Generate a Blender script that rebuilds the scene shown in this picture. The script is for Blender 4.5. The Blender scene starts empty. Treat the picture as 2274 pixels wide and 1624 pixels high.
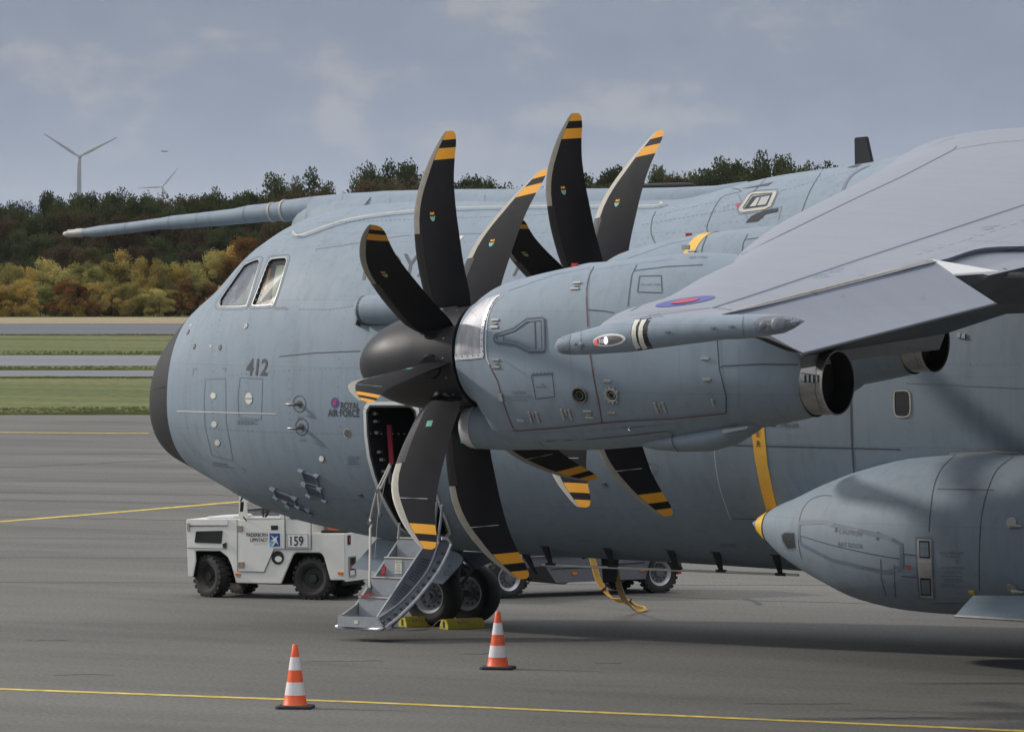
import bpy, bmesh, math, random
from mathutils import Vector, Matrix
from mathutils.bvhtree import BVHTree
random.seed(7)
R = math.radians
scene = bpy.context.scene
COL = scene.collection

# ------------------------------------------------------------------ camera, sky, sun, exposure
W0, H0 = 2273.0, 1624.0                       # the pixel grid the measurements were taken in
FPX = 13300.0; HZ = 545.0                     # focal length in those pixels, row of the horizon
CAM = Vector((39.39, -69.16, 5.35)); YAW = R(34); PITCH = math.atan((812 - HZ) / FPX)
dh = Vector((-math.sin(YAW), math.cos(YAW), 0)); RT = Vector((math.cos(YAW), math.sin(YAW), 0)); ZU = Vector((0, 0, 1))
DV = dh * math.cos(PITCH) - ZU * math.sin(PITCH); UP = dh * math.sin(PITCH) + ZU * math.cos(PITCH)
cd = bpy.data.cameras.new('camera'); cam = bpy.data.objects.new('camera', cd); COL.objects.link(cam)
cd.sensor_width = 36; cd.lens = 36 * FPX / W0; cd.clip_start = 1; cd.clip_end = 40000
cam.matrix_world = Matrix.Translation(CAM) @ Matrix((RT, UP, -DV)).transposed().to_4x4()
scene.camera = cam

SUN_EL, SUN_TO = R(27), Vector((1, 0.29, 0)).normalized()     # the way the light travels on the ground
sd = bpy.data.lights.new('sun', 'SUN'); sun = bpy.data.objects.new('sun', sd); COL.objects.link(sun)
sd.energy = 2.3; sd.angle = R(3.0); sd.color = (1.0, 0.94, 0.86)
ldir = Vector((SUN_TO.x * math.cos(SUN_EL), SUN_TO.y * math.cos(SUN_EL), -math.sin(SUN_EL)))
sun.rotation_euler = ldir.to_track_quat('-Z', 'Y').to_euler()

wd = bpy.data.worlds.new('World'); scene.world = wd; wd.use_nodes = True
nt = wd.node_tree; nt.nodes.clear(); N = nt.nodes.new; L = nt.links.new
out = N('ShaderNodeOutputWorld'); bg = N('ShaderNodeBackground'); bg.inputs[1].default_value = 0.1
L(bg.outputs[0], out.inputs[0])
sky = N('ShaderNodeTexSky'); sky.sky_type = 'NISHITA'; sky.sun_disc = False; sky.sun_elevation = SUN_EL
sky.sun_rotation = math.atan2(-SUN_TO.x, -SUN_TO.y); sky.air_density = 1.2; sky.dust_density = 3
tc = N('ShaderNodeTexCoord'); sep = N('ShaderNodeSeparateXYZ'); L(tc.outputs['Generated'], sep.inputs[0])
def ramp(src, stops, interp='LINEAR'):
    r = N('ShaderNodeValToRGB'); r.color_ramp.interpolation = interp
    e = r.color_ramp.elements
    while len(e) < len(stops): e.new(0.5)
    for k, (p, c) in enumerate(stops):
        e[k].position = p; e[k].color = (*c, 1) if len(c) == 3 else c
    if src: L(src, r.inputs[0])
    return r
CLO = 0.67
# overcast dome: slate near the horizon, lighter overhead as cloud cover is
over = ramp(sep.outputs[2], [(0.0, (0.36, 0.435, 0.565)), (0.012, (0.305, 0.375, 0.50)), (0.028, (0.25, 0.308, 0.415)),
                             (0.05, (0.24, 0.29, 0.385)), (0.25, (0.36, 0.41, 0.50)), (0.6, (0.95, 0.99, 1.05)), (1.0, (1.38, 1.40, 1.44))])
mp = N('ShaderNodeMapping'); mp.inputs['Scale'].default_value = (1, 1, 1.7); mp.inputs['Location'].default_value = (CLO, 0, 0); L(tc.outputs['Generated'], mp.inputs[0])
n1 = N('ShaderNodeTexNoise'); n1.inputs['Scale'].default_value = 62; n1.inputs['Detail'].default_value = 7; n1.inputs['Roughness'].default_value = 0.55
L(mp.outputs[0], n1.inputs[0])
n2 = N('ShaderNodeTexNoise'); n2.inputs['Scale'].default_value = 13; n2.inputs['Detail'].default_value = 3
mp2 = N('ShaderNodeMapping'); mp2.inputs['Scale'].default_value = (1, 1, 5); mp2.inputs['Location'].default_value = (CLO, 0, 0); L(tc.outputs['Generated'], mp2.inputs[0]); L(mp2.outputs[0], n2.inputs[0])
m1 = N('ShaderNodeMath'); m1.operation = 'MULTIPLY_ADD'; m1.inputs[1].default_value = 0.55; L(n2.outputs[0], m1.inputs[0])
m0 = N('ShaderNodeMath'); m0.operation = 'MULTIPLY'; m0.inputs[1].default_value = 0.6; L(n1.outputs[0], m0.inputs[0]); L(m0.outputs[0], m1.inputs[2])
cl = ramp(m1.outputs[0], [(0.46, (0.92, 0.94, 0.96)), (0.58, (1.01, 1.0, 1.0)), (0.69, (1.42, 1.26, 1.09))], 'EASE')
fade = ramp(sep.outputs[2], [(0.006, (0, 0, 0)), (0.022, (1, 1, 1))])
mx = N('ShaderNodeMix'); mx.data_type = 'RGBA'; mx.blend_type = 'MULTIPLY'; L(fade.outputs[0], mx.inputs[0]); L(over.outputs[0], mx.inputs[6]); L(cl.outputs[0], mx.inputs[7])
sc = N('ShaderNodeVectorMath'); sc.operation = 'SCALE'; sc.inputs[3].default_value = 10.0; L(mx.outputs[2], sc.inputs[0])
mxs = N('ShaderNodeMix'); mxs.data_type = 'RGBA'; mxs.inputs[0].default_value = 0.90; L(sky.outputs[0], mxs.inputs[6]); L(sc.outputs[0], mxs.inputs[7])
L(mxs.outputs[2], bg.inputs[0])
vs = scene.view_settings; vs.view_transform = 'Standard'; vs.look = 'None'; vs.gamma = 1; vs.use_curve_mapping = False; vs.exposure = 0.0
scene.cycles.max_bounces = 6; scene.cycles.transparent_max_bounces = 8

# ------------------------------------------------------------------ materials
def srgb(r, g, b):
    f = lambda c: (c / 255 / 12.92) if c / 255 <= 0.04045 else ((c / 255 + 0.055) / 1.055) ** 2.4
    return (f(r), f(g), f(b))
def mat(name, col, rough=0.5, metal=0.0, var=0.0, vscale=1.5, stretch=(1, 1, 1), dirt=0.0, bump=0.0, bscale=60, spec=0.5, coat=0.0,
        emit=None, es=0.0, trans=0.0, alpha=1.0, orand=0.0, panels=0.0):
    m = bpy.data.materials.new(name); m.use_nodes = True; t = m.node_tree; b = t.nodes['Principled BSDF']
    n_, l_ = t.nodes.new, t.links.new
    b.inputs['Roughness'].default_value = rough; b.inputs['Metallic'].default_value = metal
    b.inputs['Specular IOR Level'].default_value = spec; b.inputs['Coat Weight'].default_value = coat
    b.inputs['Base Color'].default_value = (*col, 1)
    if trans: b.inputs['Transmission Weight'].default_value = trans
    if alpha < 1: b.inputs['Alpha'].default_value = alpha
    if emit: b.inputs['Emission Color'].default_value = (*emit, 1); b.inputs['Emission Strength'].default_value = es
    if var or dirt or bump or orand:
        tc_ = n_('ShaderNodeTexCoord'); mp_ = n_('ShaderNodeMapping'); mp_.inputs['Scale'].default_value = stretch; l_(tc_.outputs['Object'], mp_.inputs[0])
        last = None
        if var:
            a = n_('ShaderNodeTexNoise'); a.inputs['Scale'].default_value = vscale; a.inputs['Detail'].default_value = 6; a.inputs['Roughness'].default_value = 0.6
            l_(mp_.outputs[0], a.inputs[0])
            r_ = n_('ShaderNodeMapRange'); r_.inputs[1].default_value = 0.3; r_.inputs[2].default_value = 0.7; r_.inputs[3].default_value = 1 - var; r_.inputs[4].default_value = 1 + var
            l_(a.outputs[0], r_.inputs[0]); last = r_.outputs[0]
            rr = n_('ShaderNodeMapRange'); rr.inputs[1].default_value = 0.3; rr.inputs[2].default_value = 0.7
            rr.inputs[3].default_value = max(0.02, rough - 0.08); rr.inputs[4].default_value = min(1, rough + 0.08); l_(a.outputs[0], rr.inputs[0]); l_(rr.outputs[0], b.inputs['Roughness'])
        if dirt:
            a = n_('ShaderNodeTexNoise'); a.inputs['Scale'].default_value = vscale * 4; a.inputs['Detail'].default_value = 8; a.inputs['Roughness'].default_value = 0.7
            l_(mp_.outputs[0], a.inputs[0])
            r_ = n_('ShaderNodeMapRange'); r_.inputs[1].default_value = 0.45; r_.inputs[2].default_value = 0.75; r_.inputs[3].default_value = 1; r_.inputs[4].default_value = 1 - dirt
            l_(a.outputs[0], r_.inputs[0])
            if last:
                q = n_('ShaderNodeMath'); q.operation = 'MULTIPLY'; l_(last, q.inputs[0]); l_(r_.outputs[0], q.inputs[1]); last = q.outputs[0]
            else: last = r_.outputs[0]
        if panels:
            sp = n_('ShaderNodeSeparateXYZ'); cx_ = n_('ShaderNodeCombineXYZ'); l_(tc_.outputs['Object'], sp.inputs[0]); l_(sp.outputs[0], cx_.inputs[0]); l_(sp.outputs[2], cx_.inputs[1])
            bk = n_('ShaderNodeTexBrick'); bk.inputs['Scale'].default_value = 1.0; bk.inputs['Brick Width'].default_value = 2.1; bk.inputs['Row Height'].default_value = 0.92; bk.inputs['Mortar Size'].default_value = 0.004; bk.inputs['Bias'].default_value = 0.0
            bk.inputs['Color1'].default_value = (1 - panels,) * 3 + (1,); bk.inputs['Color2'].default_value = (1 + panels,) * 3 + (1,); bk.inputs['Mortar'].default_value = (0.86,) * 3 + (1,); l_(cx_.outputs[0], bk.inputs[0])
            mp3 = n_('ShaderNodeMapping'); mp3.inputs['Scale'].default_value = (5, 5, 0.55); l_(tc_.outputs['Object'], mp3.inputs[0])
            st_ = n_('ShaderNodeTexNoise'); st_.inputs['Scale'].default_value = 1.6; st_.inputs['Detail'].default_value = 5; l_(mp3.outputs[0], st_.inputs[0])
            sr = n_('ShaderNodeMapRange'); sr.inputs[1].default_value = 0.5; sr.inputs[2].default_value = 0.78; sr.inputs[3].default_value = 1; sr.inputs[4].default_value = 0.86; l_(st_.outputs[0], sr.inputs[0])
            q0 = n_('ShaderNodeMath'); q0.operation = 'MULTIPLY'; l_(bk.outputs[0], q0.inputs[0]); l_(sr.outputs[0], q0.inputs[1])
            if last:
                q = n_('ShaderNodeMath'); q.operation = 'MULTIPLY'; l_(last, q.inputs[0]); l_(q0.outputs[0], q.inputs[1]); last = q.outputs[0]
            else: last = q0.outputs[0]
        if orand:
            oi = n_('ShaderNodeObjectInfo'); r_ = n_('ShaderNodeMapRange'); r_.inputs[3].default_value = 1 - orand; r_.inputs[4].default_value = 1 + orand
            l_(oi.outputs['Random'], r_.inputs[0])
            if last:
                q = n_('ShaderNodeMath'); q.operation = 'MULTIPLY'; l_(last, q.inputs[0]); l_(r_.outputs[0], q.inputs[1]); last = q.outputs[0]
            else: last = r_.outputs[0]
        if last:
            v = n_('ShaderNodeVectorMath'); v.operation = 'SCALE'; v.inputs[0].default_value = col; l_(last, v.inputs[3]); l_(v.outputs[0], b.inputs['Base Color'])
        if bump:
            a = n_('ShaderNodeTexNoise'); a.inputs['Scale'].default_value = bscale; a.inputs['Detail'].default_value = 3; l_(tc_.outputs['Object'], a.inputs[0])
            bm_ = n_('ShaderNodeBump'); bm_.inputs['Strength'].default_value = bump; bm_.inputs['Distance'].default_value = 0.01
            l_(a.outputs[0], bm_.inputs['Height']); l_(bm_.outputs[0], b.inputs['Normal'])
    return m
M = {}
M['paint'] = mat('grey_blue_paint', (0.238, 0.292, 0.345), 0.60, var=0.045, vscale=0.9, dirt=0.10, bump=0.06, bscale=5, spec=0.28, panels=0.022)
M['wingpaint'] = mat('wing_grey_paint', (0.255, 0.278, 0.328), 0.6, var=0.04, vscale=0.7, stretch=(0.4, 1, 1), dirt=0.08, spec=0.4)
M['black'] = mat('radome_black', (0.032, 0.032, 0.036), 0.55, var=0.1, spec=0.3)
M['blade'] = mat('blade_black', (0.015, 0.015, 0.018), 0.62, var=0.3, vscale=3, dirt=0.25, spec=0.13)
M['bladeroot'] = mat('blade_sheath_black', (0.012, 0.012, 0.014), 0.3, spec=0.5)
M['erosion'] = mat('erosion_strip_grey', (0.30, 0.285, 0.25), 0.55, metal=0.3, var=0.12, vscale=8)
M['stripe'] = mat('stripe_yellow', (0.72, 0.33, 0.035), 0.6, var=0.05, spec=0.2)
M['yellow'] = mat('band_yellow', (0.76, 0.47, 0.06), 0.45, var=0.06, vscale=3)
M['spinner'] = mat('spinner_charcoal', (0.026, 0.026, 0.030), 0.46, var=0.08, spec=0.35)
M['chrome'] = mat('polished_metal', (0.40, 0.40, 0.43), 0.58, metal=0.5, var=0.30, vscale=4, stretch=(4, 1, 1), bump=0.12, bscale=9)
M['steel'] = mat('dull_steel', (0.42, 0.41, 0.39), 0.45, metal=0.25, var=0.15, vscale=5, dirt=0.2)
M['heat'] = mat('heat_tinted_steel', (0.25, 0.24, 0.23), 0.42, metal=0.75, var=0.2, vscale=4, dirt=0.3)
M['soot_gap'] = mat('soot_and_gap_dark', (0.012, 0.011, 0.011), 0.8)  # soot in the exhausts, painted-in dark for gaps and openings
M['line'] = mat('seam_line', (0.07, 0.085, 0.10), 0.7)
M['softline'] = mat('faint_seam', (0.15, 0.19, 0.235), 0.6)
M['dkline'] = mat('walkway_line', (0.14, 0.175, 0.235), 0.6)
M['bandorange'] = mat('band_orange_yellow', (0.92, 0.50, 0.07), 0.5, var=0.05, vscale=3)
M['cream'] = mat('cream_sealant', (0.46, 0.42, 0.35), 0.6, var=0.2, vscale=6)
M['redline'] = mat('red_seal', (0.16, 0.045, 0.05), 0.5)
M['ink'] = mat('marking_dark_grey', (0.05, 0.055, 0.07), 0.55)
M['faint'] = mat('marking_faint_grey', (0.13, 0.16, 0.20), 0.6)
M['purple'] = mat('roundel_blue', srgb(76, 82, 150), 0.5)
M['rafred'] = mat('roundel_red', srgb(175, 62, 78), 0.5)
M['white'] = mat('white_marking', (0.66, 0.68, 0.67), 0.5)
M['invwhite'] = mat('stripe_white', (0.62, 0.62, 0.54), 0.5, var=0.06)
M['green'] = mat('tag_green', (0.10, 0.42, 0.33), 0.5)
M['emblem'] = mat('emblem_pale_green', (0.22, 0.42, 0.33), 0.6)
M['glass'] = mat('window_glass', (0.10, 0.11, 0.12), 0.28, spec=0.35, alpha=0.22)
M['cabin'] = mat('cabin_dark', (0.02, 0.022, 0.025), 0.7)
M['curtain'] = mat('curtain_pale_green', (0.40, 0.49, 0.40), 0.8, var=0.1, vscale=9)
M['purpleglass'] = mat('tinted_reflection_glass', (0.24, 0.26, 0.31), 0.25, spec=0.5, var=0.35, vscale=2.5, alpha=0.55)
M['undershade'] = mat('underwing_shade_grey', (0.06, 0.07, 0.085), 0.6, var=0.15, vscale=2, dirt=0.3)  # shade under wing and flap put into the colour
M['orange'] = mat('orange_plastic', (0.85, 0.20, 0.03), 0.4)
M['cone_orange'] = mat('cone_orange', (0.86, 0.125, 0.035), 0.42, var=0.10, vscale=14, dirt=0.15)
M['cone_white'] = mat('cone_reflective_white', (0.76, 0.72, 0.73), 0.5, var=0.06, vscale=14, dirt=0.12)
M['rubber'] = mat('black_rubber', (0.022, 0.022, 0.023), 0.75, var=0.15, vscale=8, bump=0.2)
M['tyre'] = mat('tyre_rubber', (0.016, 0.016, 0.017), 0.7, var=0.2, vscale=6, bump=0.2, spec=0.3)
M['oldtyre'] = mat('dusty_tyre_rubber', (0.035, 0.034, 0.033), 0.85, var=0.25, vscale=6, bump=0.3)
M['rim'] = mat('rim_silver', (0.68, 0.69, 0.73), 0.35, metal=0.35, var=0.12, vscale=8)
M['rimdish'] = mat('rim_dish_grey', (0.17, 0.17, 0.185), 0.5, metal=0.3, var=0.2, vscale=8, dirt=0.3)
M['shield'] = mat('heat_shield_metal', (0.36, 0.34, 0.32), 0.5, metal=0.2, var=0.15, vscale=3, dirt=0.25)
M['exhaust'] = mat('exhaust_pipe_metal', (0.33, 0.32, 0.31), 0.38, metal=0.75, var=0.3, vscale=3, stretch=(1, 1, 4), dirt=0.35)
M['darkrim'] = mat('rim_black', (0.03, 0.029, 0.028), 0.5, dirt=0.3, var=0.1)
M['stair'] = mat('stair_grey_metal', (0.34, 0.36, 0.385), 0.5, metal=0.2, var=0.08, vscale=5, dirt=0.18, bump=0.1)
M['stairdark'] = mat('stair_dark_panel', (0.10, 0.112, 0.135), 0.55, var=0.1, vscale=5)
M['vwhite'] = mat('vehicle_white_paint', (0.86, 0.86, 0.81), 0.4, var=0.03, vscale=2.2, dirt=0.07, bump=0.05, bscale=5)
M['vdark'] = mat('vehicle_black_parts', (0.015, 0.015, 0.016), 0.6)
M['rust'] = mat('rusty_hinge', (0.36, 0.27, 0.21), 0.6, metal=0.3, var=0.4, vscale=30)
M['plate'] = mat('number_plate_white', (0.88, 0.88, 0.87), 0.4)
M['pink'] = mat('ink_black', (0.015, 0.016, 0.02), 0.5)
M['logoblue'] = mat('logo_blue', (0.02, 0.09, 0.36), 0.4)
M['logocyan'] = mat('logo_light_blue', (0.16, 0.50, 0.78), 0.4)
M['amber'] = mat('amber_reflector', (0.80, 0.20, 0.02), 0.25)
M['red'] = mat('red_paint', (0.50, 0.035, 0.03), 0.45)
M['chock'] = mat('chock_yellow', (0.52, 0.44, 0.04), 0.55, var=0.15, vscale=7, dirt=0.35)
M['rope'] = mat('rope_beige', (0.32, 0.30, 0.26), 0.8)
M['cable'] = mat('cable_yellow', (0.62, 0.36, 0.06), 0.5, var=0.1, vscale=8)
M['trailer'] = mat('trailer_grey_paint', (0.155, 0.165, 0.19), 0.5, var=0.1, vscale=2, dirt=0.3)
M['trailerlight'] = mat('trailer_light_grey', (0.42, 0.43, 0.45), 0.5, dirt=0.3, var=0.1)
M['navy'] = mat('navy_cover', (0.02, 0.03, 0.16), 0.6)
M['turbine'] = mat('turbine_grey_white', (0.27, 0.28, 0.30), 0.7)
M['bird'] = mat('bird_dark', (0.05, 0.05, 0.05), 0.8)
M['bark'] = mat('bark', (0.055, 0.045, 0.035), 0.9, var=0.2)

# ------------------------------------------------------------------ geometry helpers
def ray(u, v): return DV + RT * ((u - W0 / 2) / FPX) - UP * ((v - H0 / 2) / FPX)
def at(u, v, X=None, Y=None, Z=None):
    r = ray(u, v); k, val = (0, X) if X is not None else (1, Y) if Y is not None else (2, Z)
    return CAM + r * ((val - CAM[k]) / r[k])
def atd(u, v, D):
    r = ray(u, v); return CAM + r * (D / (r.dot(dh)))
def lerp(a, b, t): return a + (b - a) * t
def interp(x, xs, ys):
    if x <= xs[0]: return ys[0]
    for i in range(len(xs) - 1):
        if x <= xs[i + 1]:
            x0, x1 = xs[i], xs[i + 1]; h = x1 - x0; t = (x - x0) / h
            s = lambda j: (ys[j + 1] - ys[j]) / (xs[j + 1] - xs[j])
            d = s(i)
            def tang(j):
                if j == 0 or j == len(xs) - 1: return d
                a, b = s(j - 1), s(j)
                return 0 if a * b <= 0 else 2 * a * b / (a + b)
            m0_, m1_ = tang(i), tang(i + 1)
            return (2*t**3-3*t*t+1)*ys[i] + (t**3-2*t*t+t)*h*m0_ + (-2*t**3+3*t*t)*ys[i+1] + (t**3-t*t)*h*m1_
    return ys[-1]
ROOTS = {}
def tag(o, label=None, cat=None, group=None, kind=None):
    for k, v in (('label', label), ('category', cat), ('group', group), ('kind', kind)):
        if v: o[k] = v
    return o
def thing(name, label, cat, loc=(0, 0, 0), rz=0.0, group=None):
    o = bpy.data.objects.new(name, None); COL.objects.link(o); o.location = loc; o.rotation_euler = (0, 0, rz); o.empty_display_size = 0.3
    return tag(o, label, cat, group)
class MB:
    def __init__(s, o=None): s.v = []; s.f = []; s.m = []; s.o = o
    def add(s, V, F, mi=0):
        b = len(s.v); s.v += [Vector(p) for p in V]; s.f += [tuple(i + b for i in f) for f in F]; s.m += [mi] * len(F) if isinstance(mi, int) else mi
        return s
    def box(s, x0, x1, y0, y1, z0, z1, mi=0):
        V = [(x, y, z) for x in (x0, x1) for y in (y0, y1) for z in (z0, z1)]
        return s.add(V, [(0, 1, 3, 2), (4, 6, 7, 5), (0, 4, 5, 1), (2, 3, 7, 6), (0, 2, 6, 4), (1, 5, 7, 3)], mi)
    def obox(s, c, a, b, d, mi=0):       # centre and three half axes
        c, a, b, d = map(Vector, (c, a, b, d))
        V = [c + a * i + b * j + d * k for i in (-1, 1) for j in (-1, 1) for k in (-1, 1)]
        return s.add(V, [(0, 1, 3, 2), (4, 6, 7, 5), (0, 4, 5, 1), (2, 3, 7, 6), (0, 2, 6, 4), (1, 5, 7, 3)], mi)
    def loft(s, rings, cap=True, mi=0, closed=True):
        n = len(rings[0]); b = len(s.v); F = []
        for r in rings: s.v += [Vector(p) for p in r]
        for i in range(len(rings) - 1):
            for j in range(n if closed else n - 1):
                k = (j + 1) % n; F.append((b + i*n + j, b + i*n + k, b + (i+1)*n + k, b + (i+1)*n + j))
        if cap: F.append(tuple(b + j for j in range(n))[::-1]); F.append(tuple(b + (len(rings)-1)*n + j for j in range(n)))
        s.f += F; s.m += [mi] * len(F); return s
    def tube(s, pts, rad, n=10, mi=0, cap=True):
        pts = [Vector(p) for p in pts]; rad = rad if isinstance(rad, (list, tuple)) else [rad] * len(pts); rings = []
        prev = None
        for i, p in enumerate(pts):
            t = (pts[min(i+1, len(pts)-1)] - pts[max(i-1, 0)]).normalized()
            a = prev if prev else (Vector((0, 0, 1)) if abs(t.z) < 0.9 else Vector((1, 0, 0)))
            x = (a - t * a.dot(t)).normalized(); y = t.cross(x); prev = x
            rings.append([p + (x * math.cos(q) + y * math.sin(q)) * rad[i] for q in [2 * math.pi * k / n for k in range(n)]])
        return s.loft(rings, cap, mi)
    def lathe(s, prof, c=(0, 0, 0), ax='y', n=32, mi=0, close=False):   # prof: (offset along axis, radius)
        rings = []; mi_l = []
        for (h, r) in prof:
            ring = []
            for k in range(n):
                q = 2 * math.pi * k / n; a, b = r * math.cos(q), r * math.sin(q)
                p = {'y': (a, h, b), 'x': (h, a, b), 'z': (a, b, h)}[ax]
                ring.append(Vector(c) + Vector(p))
            rings.append(ring)
        if close: rings.append(rings[0])
        return s.loft(rings, False, mi)
    def prism(s, poly, f0, f1, mi=0):   # poly: list of 2D; f0,f1 map 2D -> 3D
        n = len(poly); V = [f0(*p) for p in poly] + [f1(*p) for p in poly]
        F = [tuple(range(n))[::-1], tuple(range(n, 2*n))] + [(i, (i+1) % n, (i+1) % n + n, i + n) for i in range(n)]
        return s.add(V, F, mi)
    def build(s, name, mats, parent=None, smooth=False, bevel=0, sharp=35, origin=None):
        me = bpy.data.meshes.new(name)
        o_ = s.o if s.o is not None else Vector((0, 0, 0))
        me.from_pydata([tuple(p - o_) for p in s.v], [], s.f)
        mats = mats if isinstance(mats, (list, tuple)) else [mats]
        for m in mats: me.materials.append(m)
        me.polygons.foreach_set('material_index', s.m)
        bm = bmesh.new(); bm.from_mesh(me); bmesh.ops.recalc_face_normals(bm, faces=bm.faces)
        if bevel: bmesh.ops.bevel(bm, geom=[e for e in bm.edges if len(e.link_faces) == 2 and e.calc_face_angle(0) > 0.6], offset=bevel, segments=2, affect='EDGES', clamp_overlap=True)
        bm.to_mesh(me); bm.free()
        if smooth or bevel:
            me.polygons.foreach_set('use_smooth', [True] * len(me.polygons))
            me.set_sharp_from_angle(angle=R(sharp))
        o = bpy.data.objects.new(name, me); COL.objects.link(o)
        if parent: o.parent = parent
        return o
def resample(pts, step, closed=False):
    P = [Vector((*p, 0)) if len(p) == 2 else Vector(p) for p in pts]
    if closed: P.append(P[0])
    outp = []
    for a, b in zip(P, P[1:]):
        n = max(1, int((b - a).length / step)); outp += [a.lerp(b, i / n) for i in range(n)]
    outp.append(P[-1]); return outp
def smoothpts(pts, k=6, closed=False):      # Catmull-Rom
    P = [Vector(p) for p in pts]; n = len(P); o = []
    for i in range(n if closed else n - 1):
        p0, p1, p2, p3 = (P[(i - 1) % n], P[i], P[(i + 1) % n], P[(i + 2) % n]) if closed else (P[max(i-1, 0)], P[i], P[i+1], P[min(i+2, n-1)])
        for j in range(k):
            t = j / k; o.append(0.5 * ((2*p1) + (p2-p0)*t + (2*p0-5*p1+4*p2-p3)*t*t + (3*p1-p0-3*p2+p3)*t**3))
    if not closed: o.append(P[-1])
    return o
class Skin:        # a built surface that markings, seams and fittings are laid on
    def __init__(s, o):
        me = o.data; V = [o.matrix_world @ v.co for v in me.vertices] if o.parent is None else [v.co + AIRO for v in me.vertices]
        s.b = BVHTree.FromPolygons(V, [tuple(p.vertices) for p in me.polygons])
    def hit(s, u, v):
        r = ray(u, v).normalized(); p, n, i, d = s.b.ray_cast(CAM, r)
        if p is None: return None, None
        if n.dot(r) > 0: n = -n
        return p, n
    def ribbon(s, mb, pts, w=0.014, off=0.004, closed=False, mi=0, dash=None, step=7, sm=False):
        if sm: pts = [tuple(p)[:2] for p in smoothpts([(*p, 0) for p in pts], 5, closed)]
        Q = []
        for q in resample(pts, step, closed):
            Q.append(s.hit(q.x, q.y))
        prev = None
        for i in range(len(Q)):
            p, n = Q[i]
            if p is None: prev = None; continue
            a = Q[i-1][0] if i and Q[i-1][0] is not None else p; b = Q[i+1][0] if i + 1 < len(Q) and Q[i+1][0] is not None else p
            t = b - a
            if t.length < 1e-6 or t.length > 1.2: prev = None; continue
            sd_ = n.cross(t.normalized()).normalized() * (w / 2); c = p + n * off
            cur = (c - sd_, c + sd_)
            if prev and not (dash and i % 2): mb.add([prev[0], cur[0], cur[1], prev[1]], [(0, 1, 2, 3)], mi)
            prev = cur
    def patch(s, mb, poly, off=0.005, mi=0, cell=10):    # a filled outline laid on the surface
        bm = bmesh.new(); P = resample(poly, cell, True)[:-1]
        f = bm.faces.new([bm.verts.new(p) for p in P]); bmesh.ops.triangulate(bm, faces=[f])
        for _ in range(3):
            es = [e for e in bm.edges if e.calc_length() > cell * 1.6]
            if not es: break
            bmesh.ops.subdivide_edges(bm, edges=es, cuts=1); bmesh.ops.triangulate(bm, faces=[g for g in bm.faces if len(g.verts) > 3])
        bm.verts.index_update(); V = []; ok = True; okv = []
        for v in bm.verts:
            p, n = s.hit(v.co.x, v.co.y); okv.append(p is not None); V.append(p + n * off if p is not None else Vector((0, 0, 0)))
        F = [tuple(v.index for v in g.verts) for g in bm.faces if all(okv[v.index] for v in g.verts)]
        bm.free(); mb.add(V, F, mi)
    def text(s, mb, body, u, v, h, mi=0, off=0.006, wid=1.0, slope=0.0, shear=0.0, align='LEFT', bold=0.0, lean=0.0):
        cu = bpy.data.curves.new('t', 'FONT'); cu.body = body; cu.align_x = align; cu.resolution_u = 3; cu.offset = bold; cu.shear = shear
        ob = bpy.data.objects.new('t', cu); COL.objects.link(ob)
        me = bpy.data.meshes.new_from_object(ob.evaluated_get(bpy.context.evaluated_depsgraph_get())) if False else ob.to_mesh()
        k = h / 0.70; bm = bmesh.new(); bm.from_mesh(me); ob.to_mesh_clear(); bpy.data.objects.remove(ob)
        for q in bm.verts: q.co = Vector((u + q.co.x * k * wid + lean * q.co.y * k, v - q.co.y * k + slope * q.co.x * k * wid, 0))
        bmesh.ops.triangulate(bm, faces=bm.faces[:])
        for _ in range(2):
            es = [e for e in bm.edges if e.calc_length() > 14]
            if es: bmesh.ops.subdivide_edges(bm, edges=es, cuts=1); bmesh.ops.triangulate(bm, faces=[g for g in bm.faces if len(g.verts) > 3])
        bm.verts.index_update(); V = []; okv = []
        for q in bm.verts:
            p, n = s.hit(q.co.x, q.co.y); okv.append(p is not None); V.append(p + n * off if p is not None else Vector((0, 0, 0)))
        F = [tuple(q.index for q in g.verts) for g in bm.faces if all(okv[q.index] for q in g.verts)]
        bm.free(); mb.add(V, F, mi)
    def frame(s, u, v):            # local frame on the surface: point, along +X, up, normal
        p, n = s.hit(u, v); e = Vector((1, 0, 0)); e = (e - n * e.dot(n)).normalized(); w = n.cross(e)
        if w.z < 0: w = -w
        return p, e, w, n
def ell(cx, cy, rx, ry, n=28, rot=0.0):
    return [(cx + rx*math.cos(q)*math.cos(rot) - ry*math.sin(q)*math.sin(rot), cy + rx*math.cos(q)*math.sin(rot) + ry*math.sin(q)*math.cos(rot)) for q in [2*math.pi*k/n for k in range(n)]]
def boolean_cut(o, cutter):
    md = o.modifiers.new('c', 'BOOLEAN'); md.operation = 'DIFFERENCE'; md.object = cutter; md.solver = 'EXACT'; md.material_mode = 'TRANSFER'
    dg = bpy.context.evaluated_depsgraph_get(); dg.update(); me = bpy.data.meshes.new_from_object(o.evaluated_get(dg))
    o.modifiers.clear(); old = o.data; o.data = me; me.name = o.name; bpy.data.meshes.remove(old); bpy.data.objects.remove(cutter)
    me.polygons.foreach_set('use_smooth', [True] * len(me.polygons)); me.set_sharp_from_angle(angle=R(32))

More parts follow.
